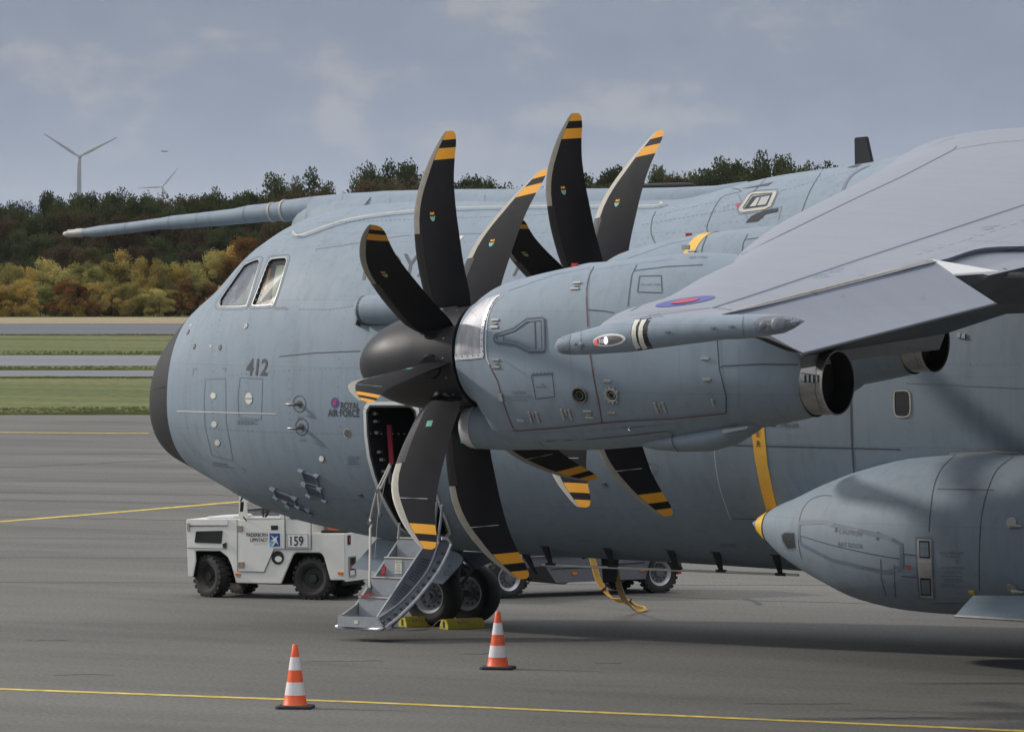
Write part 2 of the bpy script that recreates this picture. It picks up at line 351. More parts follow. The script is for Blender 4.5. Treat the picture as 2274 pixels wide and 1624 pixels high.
# ------------------------------------------------------------------ ground, strips, paint lines
def gmat(name, cols, scale, rough=0.9, stretch=(1, 1, 1), fine=0.25, fscale=40, bump=0.3, bscale=60, stains=0.0):
    m = bpy.data.materials.new(name); m.use_nodes = True; t = m.node_tree; b = t.nodes['Principled BSDF']; n_, l_ = t.nodes.new, t.links.new
    b.inputs['Roughness'].default_value = rough; b.inputs['Specular IOR Level'].default_value = 0.25
    tc_ = n_('ShaderNodeTexCoord'); mp_ = n_('ShaderNodeMapping'); mp_.inputs['Rotation'].default_value = (0, 0, -YAW); mp_.inputs['Scale'].default_value = stretch
    l_(tc_.outputs['Object'], mp_.inputs[0])
    a = n_('ShaderNodeTexNoise'); a.inputs['Scale'].default_value = scale; a.inputs['Detail'].default_value = 8; a.inputs['Roughness'].default_value = 0.62; l_(mp_.outputs[0], a.inputs[0])
    
    cr = n_('ShaderNodeValToRGB'); e = cr.color_ramp.elements
    while len(e) < len(cols): e.new(0.5)
    for k, c in enumerate(cols): e[k].position = 0.32 + 0.36 * k / max(1, len(cols) - 1); e[k].color = (*c, 1)
    l_(a.outputs[0], cr.inputs[0])
    f = n_('ShaderNodeTexNoise'); f.inputs['Scale'].default_value = fscale; f.inputs['Detail'].default_value = 4; l_(tc_.outputs['Object'], f.inputs[0])
    mr = n_('ShaderNodeMapRange'); mr.inputs[1].default_value = 0.3; mr.inputs[2].default_value = 0.7; mr.inputs[3].default_value = 1 - fine; mr.inputs[4].default_value = 1 + fine; l_(f.outputs[0], mr.inputs[0])
    sc_out = mr.outputs[0]
    if stains:
        mp4 = n_('ShaderNodeMapping'); mp4.inputs['Rotation'].default_value = (0, 0, -YAW); mp4.inputs['Scale'].default_value = (0.16, 0.5, 1); l_(tc_.outputs['Object'], mp4.inputs[0])
        s1 = n_('ShaderNodeTexNoise'); s1.inputs['Scale'].default_value = 1.0; s1.inputs['Detail'].default_value = 6; s1.inputs['Roughness'].default_value = 0.6; l_(mp4.outputs[0], s1.inputs[0])
        r4 = n_('ShaderNodeMapRange'); r4.inputs[1].default_value = 0.57; r4.inputs[2].default_value = 0.72; r4.inputs[3].default_value = 1; r4.inputs[4].default_value = 1 - stains; l_(s1.outputs[0], r4.inputs[0])
        q4 = n_('ShaderNodeMath'); q4.operation = 'MULTIPLY'; l_(mr.outputs[0], q4.inputs[0]); l_(r4.outputs[0], q4.inputs[1]); sc_out = q4.outputs[0]
    v = n_('ShaderNodeVectorMath'); v.operation = 'SCALE'; l_(cr.outputs[0], v.inputs[0]); l_(sc_out, v.inputs[3]); l_(v.outputs[0], b.inputs['Base Color'])
    bp = n_('ShaderNodeBump'); bp.inputs['Strength'].default_value = bump; bp.inputs['Distance'].default_value = 0.01; l_(f.outputs[0], bp.inputs['Height']); l_(bp.outputs[0], b.inputs['Normal'])
    return m
M['apron'] = gmat('apron_asphalt', [(0.100, 0.100, 0.092), (0.132, 0.131, 0.121), (0.158, 0.156, 0.144)], 0.30, stretch=(0.22, 1, 1), fine=0.30, fscale=18, stains=0.22)
M['runway'] = gmat('runway_asphalt', [(0.105, 0.112, 0.125), (0.13, 0.136, 0.15)], 0.05, stretch=(0.1, 1, 1), fine=0.1, fscale=4)
M['taxi'] = gmat('taxiway_asphalt', [(0.165, 0.17, 0.185), (0.20, 0.205, 0.22)], 0.05, stretch=(0.1, 1, 1), fine=0.1, fscale=4)
M['grassg'] = gmat('grass_field', [(0.068, 0.090, 0.025), (0.100, 0.118, 0.034), (0.19, 0.168, 0.075)], 0.16, stretch=(0.07, 1, 1), fine=0.45, fscale=2.5)
M['drygrass'] = gmat('dry_grass_field', [(0.26, 0.21, 0.125), (0.32, 0.26, 0.16)], 0.09, stretch=(0.12, 1, 1), fine=0.3, fscale=2.5)
M['lineyellow'] = gmat('taxi_line_yellow', [(0.50, 0.37, 0.07), (0.62, 0.48, 0.12)], 0.9, fine=0.35, fscale=6, stains=0.35)
M['seam'] = mat('tar_seam', (0.045, 0.045, 0.045), 0.8, var=0.3, vscale=0.5)
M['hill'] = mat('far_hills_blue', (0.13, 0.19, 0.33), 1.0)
def gp(D, lat, z=0.0): p = Vector((CAM.x, CAM.y, 0)) + dh * D + RT * lat; p.z = z; return p
def Dv(v): return at(W0 / 2, v, Z=0).xy.__sub__(CAM.xy).length
def strip(name, D0, D1, w, z, m):
    b = MB(); n = 1
    b.add([gp(D0, -w, z), gp(D0, w, z), gp(D1, w, z), gp(D1, -w, z)], [(0, 1, 2, 3)])
    return tag(b.build(name, m), kind='structure')
strip('ground', -6000, 16000, 9000, -0.012, M['grassg'])
strip('apron', -400, Dv(921), 900, 0.0, M['apron'])
strip('taxiway_edge', Dv(835), Dv(822), 900, -0.004, M['taxi'])
strip('taxiway', Dv(811), Dv(788.5), 900, -0.004, M['taxi'])
strip('runway', Dv(741), Dv(718), 2500, -0.004, M['runway'])
strip('dry_verge', Dv(717.5), Dv(704), 2500, -0.008, M['drygrass'])
def gline(name, pts, w, m, z=0.004):
    b = MB(); P = [at(u, v, Z=z) for u, v in pts]
    for a, c in zip(P, P[1:]):
        t = (c - a).normalized(); s_ = Vector((-t.y, t.x, 0)) * (w / 2); b.add([a - s_, c - s_, c + s_, a + s_], [(0, 1, 2, 3)])
    return tag(b.build(name, m), kind='structure')
gline('painted_line', [(-900, 1496), (0, 1528), (800, 1557), (1500, 1587), (2273, 1621), (3200, 1662)], 0.22, M['lineyellow'])
gline('painted_line', [(-500, 1200), (0, 1157), (250, 1137), (530, 1113), (760, 1095)], 0.27, M['lineyellow'])
gline('painted_line', [(-300, 957.5), (330, 961)], 0.45, M['lineyellow'])
random.seed(5)
for (v0, v1, u1) in [(1005, 1008, 700), (1040, 1021, 380), (1066, 1068, 560), (1092, 1099, 560), (1108, 1120, 560), (1146, 1154, 420), (1194, 1203, 2400), (1236, 1247, 2400), (1291, 1300, 2400)]:
    pts = []; n = 14
    for i in range(n + 1):
        t = i / n; pts.append((lerp(-60, u1, t), lerp(v0, v1, t) + random.uniform(-1.2, 1.2)))
    gline('tar_seam', pts, 0.05 + 0.035 * (1200 - min(v0, 1190)) / 100, M['seam'], 0.003)
gline('tar_seam', [(1300, 1316), (1420, 1320), (1560, 1327), (1650, 1330), (1700, 1333), (1850, 1336), (2100, 1345)], 0.06, M['seam'], 0.003)
gline('tar_seam', [(1655, 1327), (1675, 1334), (1688, 1341)], 0.10, M['seam'], 0.0035)
for (u, v, l) in [(120, 1496, 130), (1320, 1470, 60), (690, 1466, 160), (500, 1660, 300), (1650, 1560, 240), (60, 1420, 90), (1020, 1450, 70), (1900, 1592, 200)]:
    pts = [(u + l * i / 8, v + random.uniform(-1.5, 1.5)) for i in range(9)]
    gline('asphalt_crack', pts, 0.035, M['seam'], 0.003)
# chalky wash mark beside the nose wheels
# distant ridge
b = MB(); pr = []
for i in range(61):
    lat = -2200 + i * 75.0; h = 92 + 10 * math.sin(i * 0.31) + 6 * math.sin(i * 0.83 + 1)
    pr.append((lat, h))
for (lat, h) in pr: b.v += [gp(11500, lat, -1), gp(12100, lat, h), gp(13500, lat, -1)]
for i in range(60):
    for j in range(2): b.f.append((3*i+j, 3*i+3+j, 3*i+4+j, 3*i+1+j)); b.m.append(0)
tag(b.build('hills', M['hill'], smooth=True), kind='structure')

# grass tufts along the strip edges
M['blade_g'] = mat('grass_blades', (0.15, 0.165, 0.055), 0.9, var=0.35, vscale=0.4)
b = MB(); random.seed(3)
for (va, vb, n, hh) in [(919.5, 903, 9000, 0.11), (836, 840, 5000, 0.13), (820.5, 813, 5000, 0.13), (787, 779, 3500, 0.16), (744, 741.5, 3000, 0.2)]:
    Da, Db = Dv(va), Dv(vb)
    for _ in range(n):
        D = lerp(Da, Db, random.random() ** 2.2); lat = random.uniform(-0.0955, 0.03) * D; h = .30 * hh * random.uniform(0.3, 1.3) * (0.6 + 0.8 * (math.sin(lat * 0.9) * math.sin(lat * 0.37 + 1) * 0.5 + 0.5))
        p = gp(D, lat, -0.01); w = random.uniform(0.03, 0.09); k = random.uniform(-0.06, 0.06)
        b.add([p - RT * w, p + RT * w, p + RT * k + Vector((0, 0, h))], [(0, 1, 2)])
tag(b.build('grass', M['blade_g']), kind='stuff')

# ------------------------------------------------------------------ trees
def leafmat(name, c1, c2, c3):
    m = bpy.data.materials.new(name); m.use_nodes = True; t = m.node_tree; b = t.nodes['Principled BSDF']; n_, l_ = t.nodes.new, t.links.new
    o_n = t.nodes['Material Output']; t.nodes.remove(b); df = n_('ShaderNodeBsdfDiffuse'); tl = n_('ShaderNodeBsdfTranslucent'); ms = n_('ShaderNodeMixShader'); ms.inputs[0].default_value = 0.38; l_(df.outputs[0], ms.inputs[1]); l_(tl.outputs[0], ms.inputs[2]); l_(ms.outputs[0], o_n.inputs[0])
    tc_ = n_('ShaderNodeTexCoord'); oi = n_('ShaderNodeObjectInfo')
    ad = n_('ShaderNodeVectorMath'); ad.operation = 'ADD'; l_(tc_.outputs['Object'], ad.inputs[0]); l_(oi.outputs['Location'], ad.inputs[1])
    a = n_('ShaderNodeTexNoise'); a.inputs['Scale'].default_value = 0.55; a.inputs['Detail'].default_value = 5; a.inputs['Roughness'].default_value = 0.7; l_(ad.outputs[0], a.inputs[0])
    cr = n_('ShaderNodeValToRGB'); e = cr.color_ramp.elements; e.new(0.5)
    for k, (p, c) in enumerate(((0.36, c1), (0.50, c2), (0.66, c3))): e[k].position = p; e[k].color = (*c, 1)
    l_(a.outputs[0], cr.inputs[0])
    mr = n_('ShaderNodeMapRange'); mr.inputs[3].default_value = 0.75; mr.inputs[4].default_value = 1.25; l_(oi.outputs['Random'], mr.inputs[0])
    v = n_('ShaderNodeVectorMath'); v.operation = 'SCALE'; l_(cr.outputs[0], v.inputs[0]); l_(mr.outputs[0], v.inputs[3]); l_(v.outputs[0], df.inputs[0]); l_(v.outputs[0], tl.inputs[0])
    return m
LM = {'dark': leafmat('leaves_dark_green', (0.028, 0.038, 0.018), (0.052, 0.068, 0.028), (0.085, 0.098, 0.038)),
      'brown': leafmat('leaves_brown_green', (0.050, 0.038, 0.026), (0.082, 0.060, 0.034), (0.080, 0.082, 0.036)),
      'olive': leafmat('leaves_olive', (0.16, 0.17, 0.055), (0.31, 0.29, 0.10), (0.46, 0.37, 0.13)),
      'gold': leafmat('leaves_golden', (0.21, 0.19, 0.06), (0.38, 0.30, 0.095), (0.52, 0.34, 0.09)),
      'rust': leafmat('leaves_rusty', (0.13, 0.065, 0.030), (0.22, 0.105, 0.038), (0.25, 0.16, 0.05))}
def crown_mesh(seed, kind):        # unit crown: height 1, about 0.8 wide, foot at z = 0
    rnd = random.Random(seed); b = MB(); cl = []
    n = 52 if kind == 'tree' else 36
    for i in range(n):
        q = rnd.uniform(0, 2*math.pi); 
        if kind == 'tree': z = rnd.uniform(0.16, 0.93); w = math.sin(math.pi * min(1, (z - 0.02) / 1.0)) ** 0.42 * 0.45
        else: z = rnd.uniform(0.05, 0.92); w = (0.46 * (1 - z ** 2.2) + 0.06)
        r = w * math.sqrt(rnd.uniform(0.15, 1)); cl.append((Vector((r*math.cos(q), r*math.sin(q), z)), rnd.uniform(0.07, 0.14)))
    V = []; F = []
    for (c, s_) in cl:
        for _ in range(300 if kind == 'tree' else 330):
            d = Vector((rnd.gauss(0, 1), rnd.gauss(0, 1), rnd.gauss(0, 0.8))).normalized() * s_ * rnd.uniform(0.35, 1.08)
            p = c + d
            if p.z < 0.0: continue
            a = Vector((rnd.gauss(0, 1), rnd.gauss(0, 1), rnd.gauss(0, 1))).normalized(); e = a.orthogonal().normalized(); l = rnd.uniform(0.009, 0.019)
            k = len(V); V += [p - a*l, p + e*l*0.6, p + a*l, p - e*l*0.6]; F.append((k, k+1, k+2, k+3))
    me = bpy.data.meshes.new('crown'); me.from_pydata(V, [], F); return me
def trunk_mesh(seed):
    rnd = random.Random(seed); b = MB()
    b.tube([(0, 0, 0), (0.01, 0, 0.25), (-0.005, 0.01, 0.5), (0.01, 0, 0.8)], [0.03, 0.022, 0.015, 0.005], 7)
    for i in range(8):
        q = rnd.uniform(0, 6.28); z = rnd.uniform(0.2, 0.6); l = rnd.uniform(0.2, 0.34)
        b.tube([(0, 0, z), (l*0.5*math.cos(q), l*0.5*math.sin(q), z + l*0.35), (l*math.cos(q), l*math.sin(q), z + l*0.9)], [0.012, 0.008, 0.003], 5)
    me = bpy.data.meshes.new('trunk'); me.from_pydata(b.v, [], b.f); me.materials.append(M['bark']); return me
TRK = [trunk_mesh(i) for i in range(3)]
CR = {}
for kd in LM:
    shp = 'tree' if kd in ('dark', 'brown') else 'bush'
    for j in range(3 if kd in ('dark',) else 2):
        me = crown_mesh(hash_ := (sum(map(ord, kd)) * 7 + j), shp); me.materials.append(LM[kd]); CR.setdefault(kd, []).append(me)
ORD = ['first', 'second', 'third', 'fourth', 'fifth', 'sixth', 'seventh', 'eighth', 'ninth', 'tenth', 'eleventh', 'twelfth', 'thirteenth', 'fourteenth', 'fifteenth', 'sixteenth',
       'seventeenth', 'eighteenth', 'nineteenth', 'twentieth', 'twenty-first', 'twenty-second', 'twenty-third', 'twenty-fourth', 'twenty-fifth', 'twenty-sixth', 'twenty-seventh', 'twenty-eighth',
       'twenty-ninth', 'thirtieth', 'thirty-first', 'thirty-second', 'thirty-third', 'thirty-fourth', 'thirty-fifth', 'thirty-sixth', 'thirty-seventh', 'thirty-eighth', 'thirty-ninth', 'fortieth']
DESC = {'dark': 'dark green leafy tree', 'brown': 'brownish green autumn tree', 'olive': 'olive yellow autumn bush', 'gold': 'golden orange autumn bush', 'rust': 'rust red autumn bush'}
rt_ = random.Random(21)
def tree(u, D, vtop, kd, name, lab, group, wide=1.0, sink=0.0):
    lat = (u - W0/2) / FPX * D; p = gp(D, lat, -0.02); h = CAM.z + (HZ - vtop) / FPX * D
    t = thing(name, lab, 'tree' if 'tree' in name else 'bush', p, rt_.uniform(0, 6.28), group)
    me = rt_.choice(CR[kd]); hh = h * 1.02
    c = bpy.data.objects.new('crown', me); COL.objects.link(c); c.parent = t; w = h * wide * rt_.uniform(0.92, 1.12); c.scale = (w, w, hh)
    k = bpy.data.objects.new('trunk', rt_.choice(TRK)); COL.objects.link(k); k.parent = t; k.scale = (h*0.7, h*0.7, h)
sky_pts = [(-80, 442), (0, 440), (60, 455), (130, 430), (200, 430), (250, 418), (330, 434), (360, 446), (400, 432), (450, 430), (500, 422), (560, 430), (600, 412), (650, 386), (700, 405), (730, 415), (770, 410),
           (800, 415), (858, 360), (925, 420), (1015, 408), (1063, 392), (1110, 406), (1200, 415), (1260, 410), (1325, 372), (1390, 400), (1450, 392), (1500, 376), (1560, 390), (1600, 364), (1650, 352), (1700, 360), (1760, 372), (1830, 366), (1900, 380), (2000, 395), (2100, 400), (2300, 400)]
def skyv(u):
    for (a, va), (c, vc) in zip(sky_pts, sky_pts[1:]):
        if a <= u <= c: return lerp(va, vc, (u - a) / (c - a))
    return 430
rows = []
cnt = {}
keys = {650: 384, 690: 404, 828: 392, 858: 358, 892: 376, 1045: 396, 1080: 392, 1305: 378, 1340: 372, 1500: 376, 1605: 362, 1650: 350, 1690: 352}
us = sorted(list(keys) + [u for u in range(-70, 2290, 34) if all(abs(u - k) > 22 for k in keys)])
for u0 in us:
    u = u0 if u0 in keys else u0 + rt_.uniform(-9, 9); vt = keys.get(u0, skyv(u) + (rt_.uniform(0, 14) if not (790 < u < 930) else 48))
    kd = 'brown' if (u > 1080 and rt_.random() < .35) or rt_.random() < .12 else 'dark'
    if u0 in keys: kd = 'dark'
    half = 'left part' if u < 1136 else 'right part'; i = cnt.get(half, 0); cnt[half] = i + 1
    tree(u, 545 + rt_.uniform(-14, 14), vt, kd, 'forest_tree', DESC[kd] + ', ' + ORD[i] + ' from the left, ' + half + ' of the skyline row', 'tall trees along the skyline', 0.60)
for r_, (D0, dv, st, nm) in enumerate([(520, 34, 62, 'second row from the back'), (500, 80, 62, 'third row from the back'), (482, 125, 62, 'row behind the bushes')]):
    u = -70 + r_ * 22; i = 0
    while u < 2300 and i < 40:
        kd = 'brown' if rt_.random() < (0.34 + 0.1*r_) else 'dark'
        tree(u, D0 + rt_.uniform(-6, 6), skyv(u) + dv + rt_.uniform(-18, 18), kd, 'forest_tree', DESC[kd] + ', ' + ORD[i] + ' from the left, ' + nm, 'trees in the dark middle of the wood', 0.78)
        u += st * rt_.uniform(0.85, 1.15); i += 1
bus = [(-60, 590, 'gold'), (-30, 585, 'olive'), (20, 592, 'olive'), (55, 600, 'gold'), (95, 585, 'olive'), (140, 600, 'olive'), (178, 588, 'olive'), (215, 600, 'olive'), (262, 575, 'gold'), (285, 566, 'gold'), (330, 580, 'gold'), (372, 590, 'olive'), (398, 600, 'gold'), (440, 588, 'olive'),
       (470, 566, 'olive'), (512, 552, 'gold'), (548, 540, 'rust'), (590, 560, 'olive'), (640, 580, 'gold'), (720, 590, 'olive'), (820, 590, 'gold')]
for i, (u, v, kd) in enumerate(bus):
    tree(u, 466 + rt_.uniform(-3, 3), v - 12, kd, 'autumn_bush', DESC[kd] + ', ' + ORD[i] + ' from the left in the tall bright row', 'tall autumn bushes before the wood', 0.95)
for i in range(34):
    u = -40 + i * 21 + rt_.uniform(-8, 8); kd = rt_.choice(['olive', 'gold', 'gold', 'olive', 'gold', 'olive', 'rust'])
    tree(u, 455 + rt_.uniform(-3, 3), 630 + rt_.uniform(-16, 24), kd, 'autumn_bush', DESC[kd] + ', ' + ORD[i] + ' from the left in the low row behind the runway', 'low autumn bushes behind the runway', 1.35)

# ------------------------------------------------------------------ wind turbines, bird
def turbine(u, vh, D, bl, angs, lab):
    lat = (u - W0/2) / FPX * D; hz = CAM.z + (HZ - vh) / FPX * D; base = gp(D, lat, 0)
    t = thing('wind_turbine', lab, 'wind turbine', base, 0, 'wind turbines far behind the wood')
    m = MB(); m.tube([(0, 0, 0), (0, 0, hz * 0.5), (0, 0, hz - 1.5)], [2.9, 2.3, 1.6], 14); m.build('tower', M['turbine'], t, smooth=True)
    m = MB(); m.tube([dh*6 + ZU*hz, dh*5 + ZU*hz, dh*-2 + ZU*hz, dh*-3.0 + ZU*hz], [0.8, 2.2, 2.2, 1.4], 10); m.build('nacelle', M['turbine'], t, smooth=True)
    m = MB(); m.tube([dh*-3.0 + ZU*hz, dh*-4.6 + ZU*hz, dh*-5.6 + ZU*hz], [1.9, 1.6, 0.2], 10); m.build('hub', M['turbine'], t, smooth=True)
    for a in angs:
        q = R(a); ax = RT * math.cos(q) + ZU * math.sin(q); sd_ = RT * -math.sin(q) + ZU * math.cos(q); o0 = dh * -4.2 + ZU * hz; rings = []
        for (r, c, th_) in [(1.0, 1.1, 1.1), (4, 1.3, 1.0), (9, 2.1, 0.7), (18, 1.8, 0.5), (30, 1.3, 0.35), (bl, 0.5, 0.2)]:
            rings.append([o0 + ax * r + sd_ * (c * math.cos(k) * 0.8) + dh * (th_ * math.sin(k)) for k in [math.pi * j / 4 for j in range(8)]])
        MB().loft(rings).build('blade', M['turbine'], t, smooth=True)
turbine(177, 348, 6400, 45, (147, 27, 267), 'taller grey wind turbine standing clear above the wood at far left')
turbine(361, 415, 10500, 44, (183, 50, 295), 'smaller hazy wind turbine half sunk behind the treetops')
def bird(u, v, D, s_, lab):
    p = atd(u, v, D); t = thing('bird', lab, 'bird', p); m = MB()
    m.tube([RT*-0.3*s_, RT*0.0, RT*0.35*s_], [0.02, 0.09*s_, 0.02], 6); m.build('body', M['bird'], t, smooth=True)
    for sg in (-1, 1):
        m = MB(); m.add([RT*-0.15*s_, RT*0.15*s_, RT*(0.1+sg*0.5)*s_ + ZU*0.16*s_ + dh*sg*0.3, RT*(0.0+sg*1.0)*s_ + ZU*0.05*s_ + dh*sg*0.5, RT*(-0.1+sg*0.5)*s_ + ZU*0.12*s_], [(0, 1, 2, 4), (4, 2, 3)]); w_ = m.build('wing', M['bird'], t)
        md = w_.modifiers.new('s', 'SOLIDIFY'); md.thickness = 0.03
bird(365, 336, 300, 0.16, 'dark bird gliding in the sky right of the taller wind turbine')

# ------------------------------------------------------------------ the air itself: far things fade to blue grey
hz_ = MB(); c0_ = gp(5500, 0); HX, HY = RT * 12000, dh * 12500
hz_.obox(c0_ + ZU * 84.0, HX, HY, ZU * 86.0)
hm = bpy.data.materials.new('haze'); hm.use_nodes = True; t_ = hm.node_tree; t_.nodes.clear()
o_ = t_.nodes.new('ShaderNodeOutputMaterial'); v_ = t_.nodes.new('ShaderNodeVolumePrincipled'); v_.inputs['Density'].default_value = 0.000036; v_.inputs['Color'].default_value = (0.86, 0.90, 0.97, 1); v_.inputs['Anisotropy'].default_value = 0.2
t_.links.new(v_.outputs[0], o_.inputs['Volume'])
tag(hz_.build('haze', hm), kind='stuff')

# ------------------------------------------------------------------ the transport aircraft
AIRO = Vector((-8.4, 0, 0))
plane = thing('transport_aircraft', 'large grey military transport aircraft with black nose and curved black propeller blades', 'aircraft', AIRO)
def A(): return MB(AIRO)
def P_(b, name, mats, parent=plane, smooth=False, **k): return b.build(name, mats, parent, smooth, **k)
def plabel(o, s): o['label'] = s; return o
# --- fuselage: stations from the nose tip
X0 = -13.38
FX = [0, .03, .12, .4, .9, 1.5, 2.2, 3.0, 4.0, 5.2, 6.8, 9.0, 9.3, 10.5, 12.4, 13.1, 15.4, 20, 26, 33, 40, 44]
FT = [3.09, 3.27, 3.52, 3.98, 4.46, 4.88, 5.45, 5.80, 5.96, 6.0, 5.98, 5.985, 6.02, 6.28, 6.52, 6.70, 6.90, 6.90, 6.3, 6.1, 5.9, 5.6]
FB = [3.05, 2.90, 2.686, 2.30, 2.09, 1.844, 1.564, 1.386, 1.238, 1.105, 1.058, 1.027, 1.02, .99, .93, .90, .85, .80, 1.2, 2.6, 4.1, 5.0]
FH = [.02, .20, .417, .80, 1.12, 1.39, 1.705, 1.992, 2.218, 2.397, 2.517, 2.555, 2.555, 2.555, 2.555, 2.555, 2.555, 2.55, 2.45, 2.0, 1.1, .4]
def fsec(X, grow=0.0, n=96):
    x = X - X0; zt, zb, hw = interp(x, FX, FT) + grow, interp(x, FX, FB) - grow, interp(x, FX, FH) + grow
    zc = interp(x, [0, 3, 7, 14, 26, 44], [3.05, 3.25, 3.4, 3.4, 3.7, 5.2]); o = []
    for k in range(n):
        q = 2 * math.pi * (k + 0.5) / n; c, s = math.cos(q), math.sin(q)
        c_ = math.copysign(abs(c) ** .92, c); s_ = math.copysign(abs(s) ** .92, s)
        o.append((X, hw * c_, zc + (zt - zc) * s_ if s_ > 0 else zc + (zc - zb) * s_))
    return o
XR = -12.42                                   # where the black nose cap ends
st = [X0 + .006] + [X0 + (XR - X0) * t ** 2 for t in [i / 16 for i in range(2, 17)]]
b = A(); b.loft([fsec(x) for x in st]); radome = P_(b, 'radome', M['black'], smooth=True)
st = [XR + 0.006] + [XR + i * 0.12 for i in range(1, 70)] + [XR + 8.4 + i * 0.3 for i in range(0, 44)] + [8.6 + i * 1.0 for i in range(1, 22)] + [30.3]
b = A(); b.loft([fsec(x) for x in st]); fus = P_(b, 'fuselage', M['paint'], smooth=True)
SF0 = Skin(fus)
# door and window openings
def cut_poly(poly, y0, y1, m, taper=None):
    pts = []
    for (u, v) in resample2(poly, 14): p, n = SF0.hit(u, v); pts.append((p.x, p.z))
    c = A(); c.prism(pts, lambda x, z: Vector((x, y0, z)), lambda x, z: Vector((x, y1, z))); o = c.build('cutter', m); o.location = AIRO
    bpy.context.view_layer.update(); return o
def resample2(poly, st): return [tuple(p)[:2] for p in resample(poly, st, True)[:-1]]
DOOR = [(816, 912), (818, 963), (824, 1010), (835, 1052), (848, 1088), (864, 1120), (880, 1148), (893, 1168), (905, 1178), (985, 1186), (993, 1178), (985, 1151), (969, 1112), (952, 1060), (940, 1010), (931, 965), (922, 911), (911, 901), (823, 901)]
WIN1 = [(488, 677), (490, 663), (541, 590), (551, 584), (572, 576), (576, 580), (575, 588), (551, 668), (540, 679), (494, 680)]
WIN2 = [(560, 674), (564, 664), (595, 583), (604, 575), (632, 572), (636, 577), (634, 590), (610, 668), (600, 676), (566, 678)]

fus.parent = None; fus.location = AIRO; bpy.context.view_layer.update()
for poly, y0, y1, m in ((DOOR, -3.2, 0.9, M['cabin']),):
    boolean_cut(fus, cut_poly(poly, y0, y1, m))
# window pockets follow the skin inward along its normal
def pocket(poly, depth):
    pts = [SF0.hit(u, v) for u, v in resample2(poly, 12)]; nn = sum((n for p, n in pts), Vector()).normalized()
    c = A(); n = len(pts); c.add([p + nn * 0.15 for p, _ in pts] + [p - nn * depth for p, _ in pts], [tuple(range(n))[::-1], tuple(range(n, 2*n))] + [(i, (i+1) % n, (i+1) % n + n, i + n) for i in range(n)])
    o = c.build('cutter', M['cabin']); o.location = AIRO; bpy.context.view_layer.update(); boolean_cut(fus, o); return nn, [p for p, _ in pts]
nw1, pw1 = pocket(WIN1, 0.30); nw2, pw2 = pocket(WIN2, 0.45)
fus.parent = plane; fus.location = (0, 0, 0)
SF = Skin(fus)
class SkinU:      # markings use the uncut skin
    pass
SK = SF0
def decal(name, m, fn, parent=fus, mats=None):
    b = A(); fn(b); return P_(b, name, mats or m, parent)
# window frames, panes, what shows behind them
for (WN, nw, pw, dep) in ((WIN1, nw1, pw1, .02), (WIN2, nw2, pw2, .02)):
    b = A(); SK.ribbon(b, WN, 0.016, 0.006, True, sm=True); fr = P_(b, 'window_frame', M['steel'], fus)
    b = A(); SK.ribbon(b, [(u + (u - sum(p[0] for p in WN)/len(WN)) * 0.16, v + (v - sum(p[1] for p in WN)/len(WN)) * 0.12) for u, v in WN], 0.014, 0.005, True, sm=True); P_(b, 'window_seam', M['softline'], fus)
    b = A(); c = sum(pw, Vector()) / len(pw); V = [p.lerp(c, 0.03) - nw * 0.025 for p in pw]; b.add(V + [v - nw*0.02 for v in V], [tuple(range(len(V))), tuple(range(len(V), 2*len(V)))[::-1]])
    P_(b, 'window_pane', M['purpleglass'] if WN is WIN1 else M['glass'], fus)
def inset(poly, d, m, name, nw):     # a panel standing behind the pane
    b = A(); V = []
    for u, v in resample2(poly, 20): p, n = SF0.hit(u, v); V.append(p - nw * d)
    n = len(V); b.add(V + [p - nw * 0.02 for p in V], [tuple(range(n)), tuple(range(n, 2*n))[::-1]] + [(i, (i+1) % n, (i+1) % n + n, i + n) for i in range(n)]); return P_(b, name, m, fus)
inset([(602, 582), (633, 581), (622, 630), (611, 658), (592, 662), (595, 622)], 0.10, M['curtain'], 'sun_curtain', nw2)
inset([(591, 592), (594, 592), (583, 640), (580, 640)], 0.05, M['stripe'], 'grab_strap', nw2)
inset([(541, 640), (556, 605), (562, 606), (551, 660), (536, 672), (505, 674), (520, 664)], 0.045, M['curtain'], 'pale_inset', nw1)  # pale panel just behind the forward pane
# door surround, cabin fittings
b = A(); SK.ribbon(b, [(u - 4 if u < 900 else u + 4, v - (4 if v < 920 else -3)) for u, v in DOOR], 0.075, 0.012, True); P_(b, 'door_surround', M['white'], fus)
b = A(); SK.ribbon(b, DOOR, 0.03, 0.018, True); P_(b, 'door_seal', M['rubber'], fus)
def cabpoly(poly, y, m, name, th=0.04):
    b = A(); pts = [at(u, v, Y=y) for u, v in poly]; b.prism([(p.x, p.z) for p in pts], lambda x, z: Vector((x, y, z)), lambda x, z: Vector((x, y + th, z))); return P_(b, name, m, fus)
cabpoly([(858, 942), (867, 944), (873, 1030), (864, 1031)], -2.0, M['rafred'], 'red_strap', 0.03)
cabpoly([(826, 950), (858, 950), (862, 1040), (846, 1060), (833, 1030)], -1.8, M['stairdark'], 'cabin_locker')
cabpoly([(842, 1000), (852, 996), (866, 1050), (866, 1075), (858, 1068)], -1.85, M['stair'], 'cabin_bracket')
cabpoly([(898, 918), (904, 918), (904, 927), (898, 927)], -1.2, M['plate'], 'cabin_notice', 0.01)
cabpoly([(834, 922), (860, 923), (860, 938), (834, 937)], -1.2, M['red'], 'cabin_sign', 0.01)
b = A()
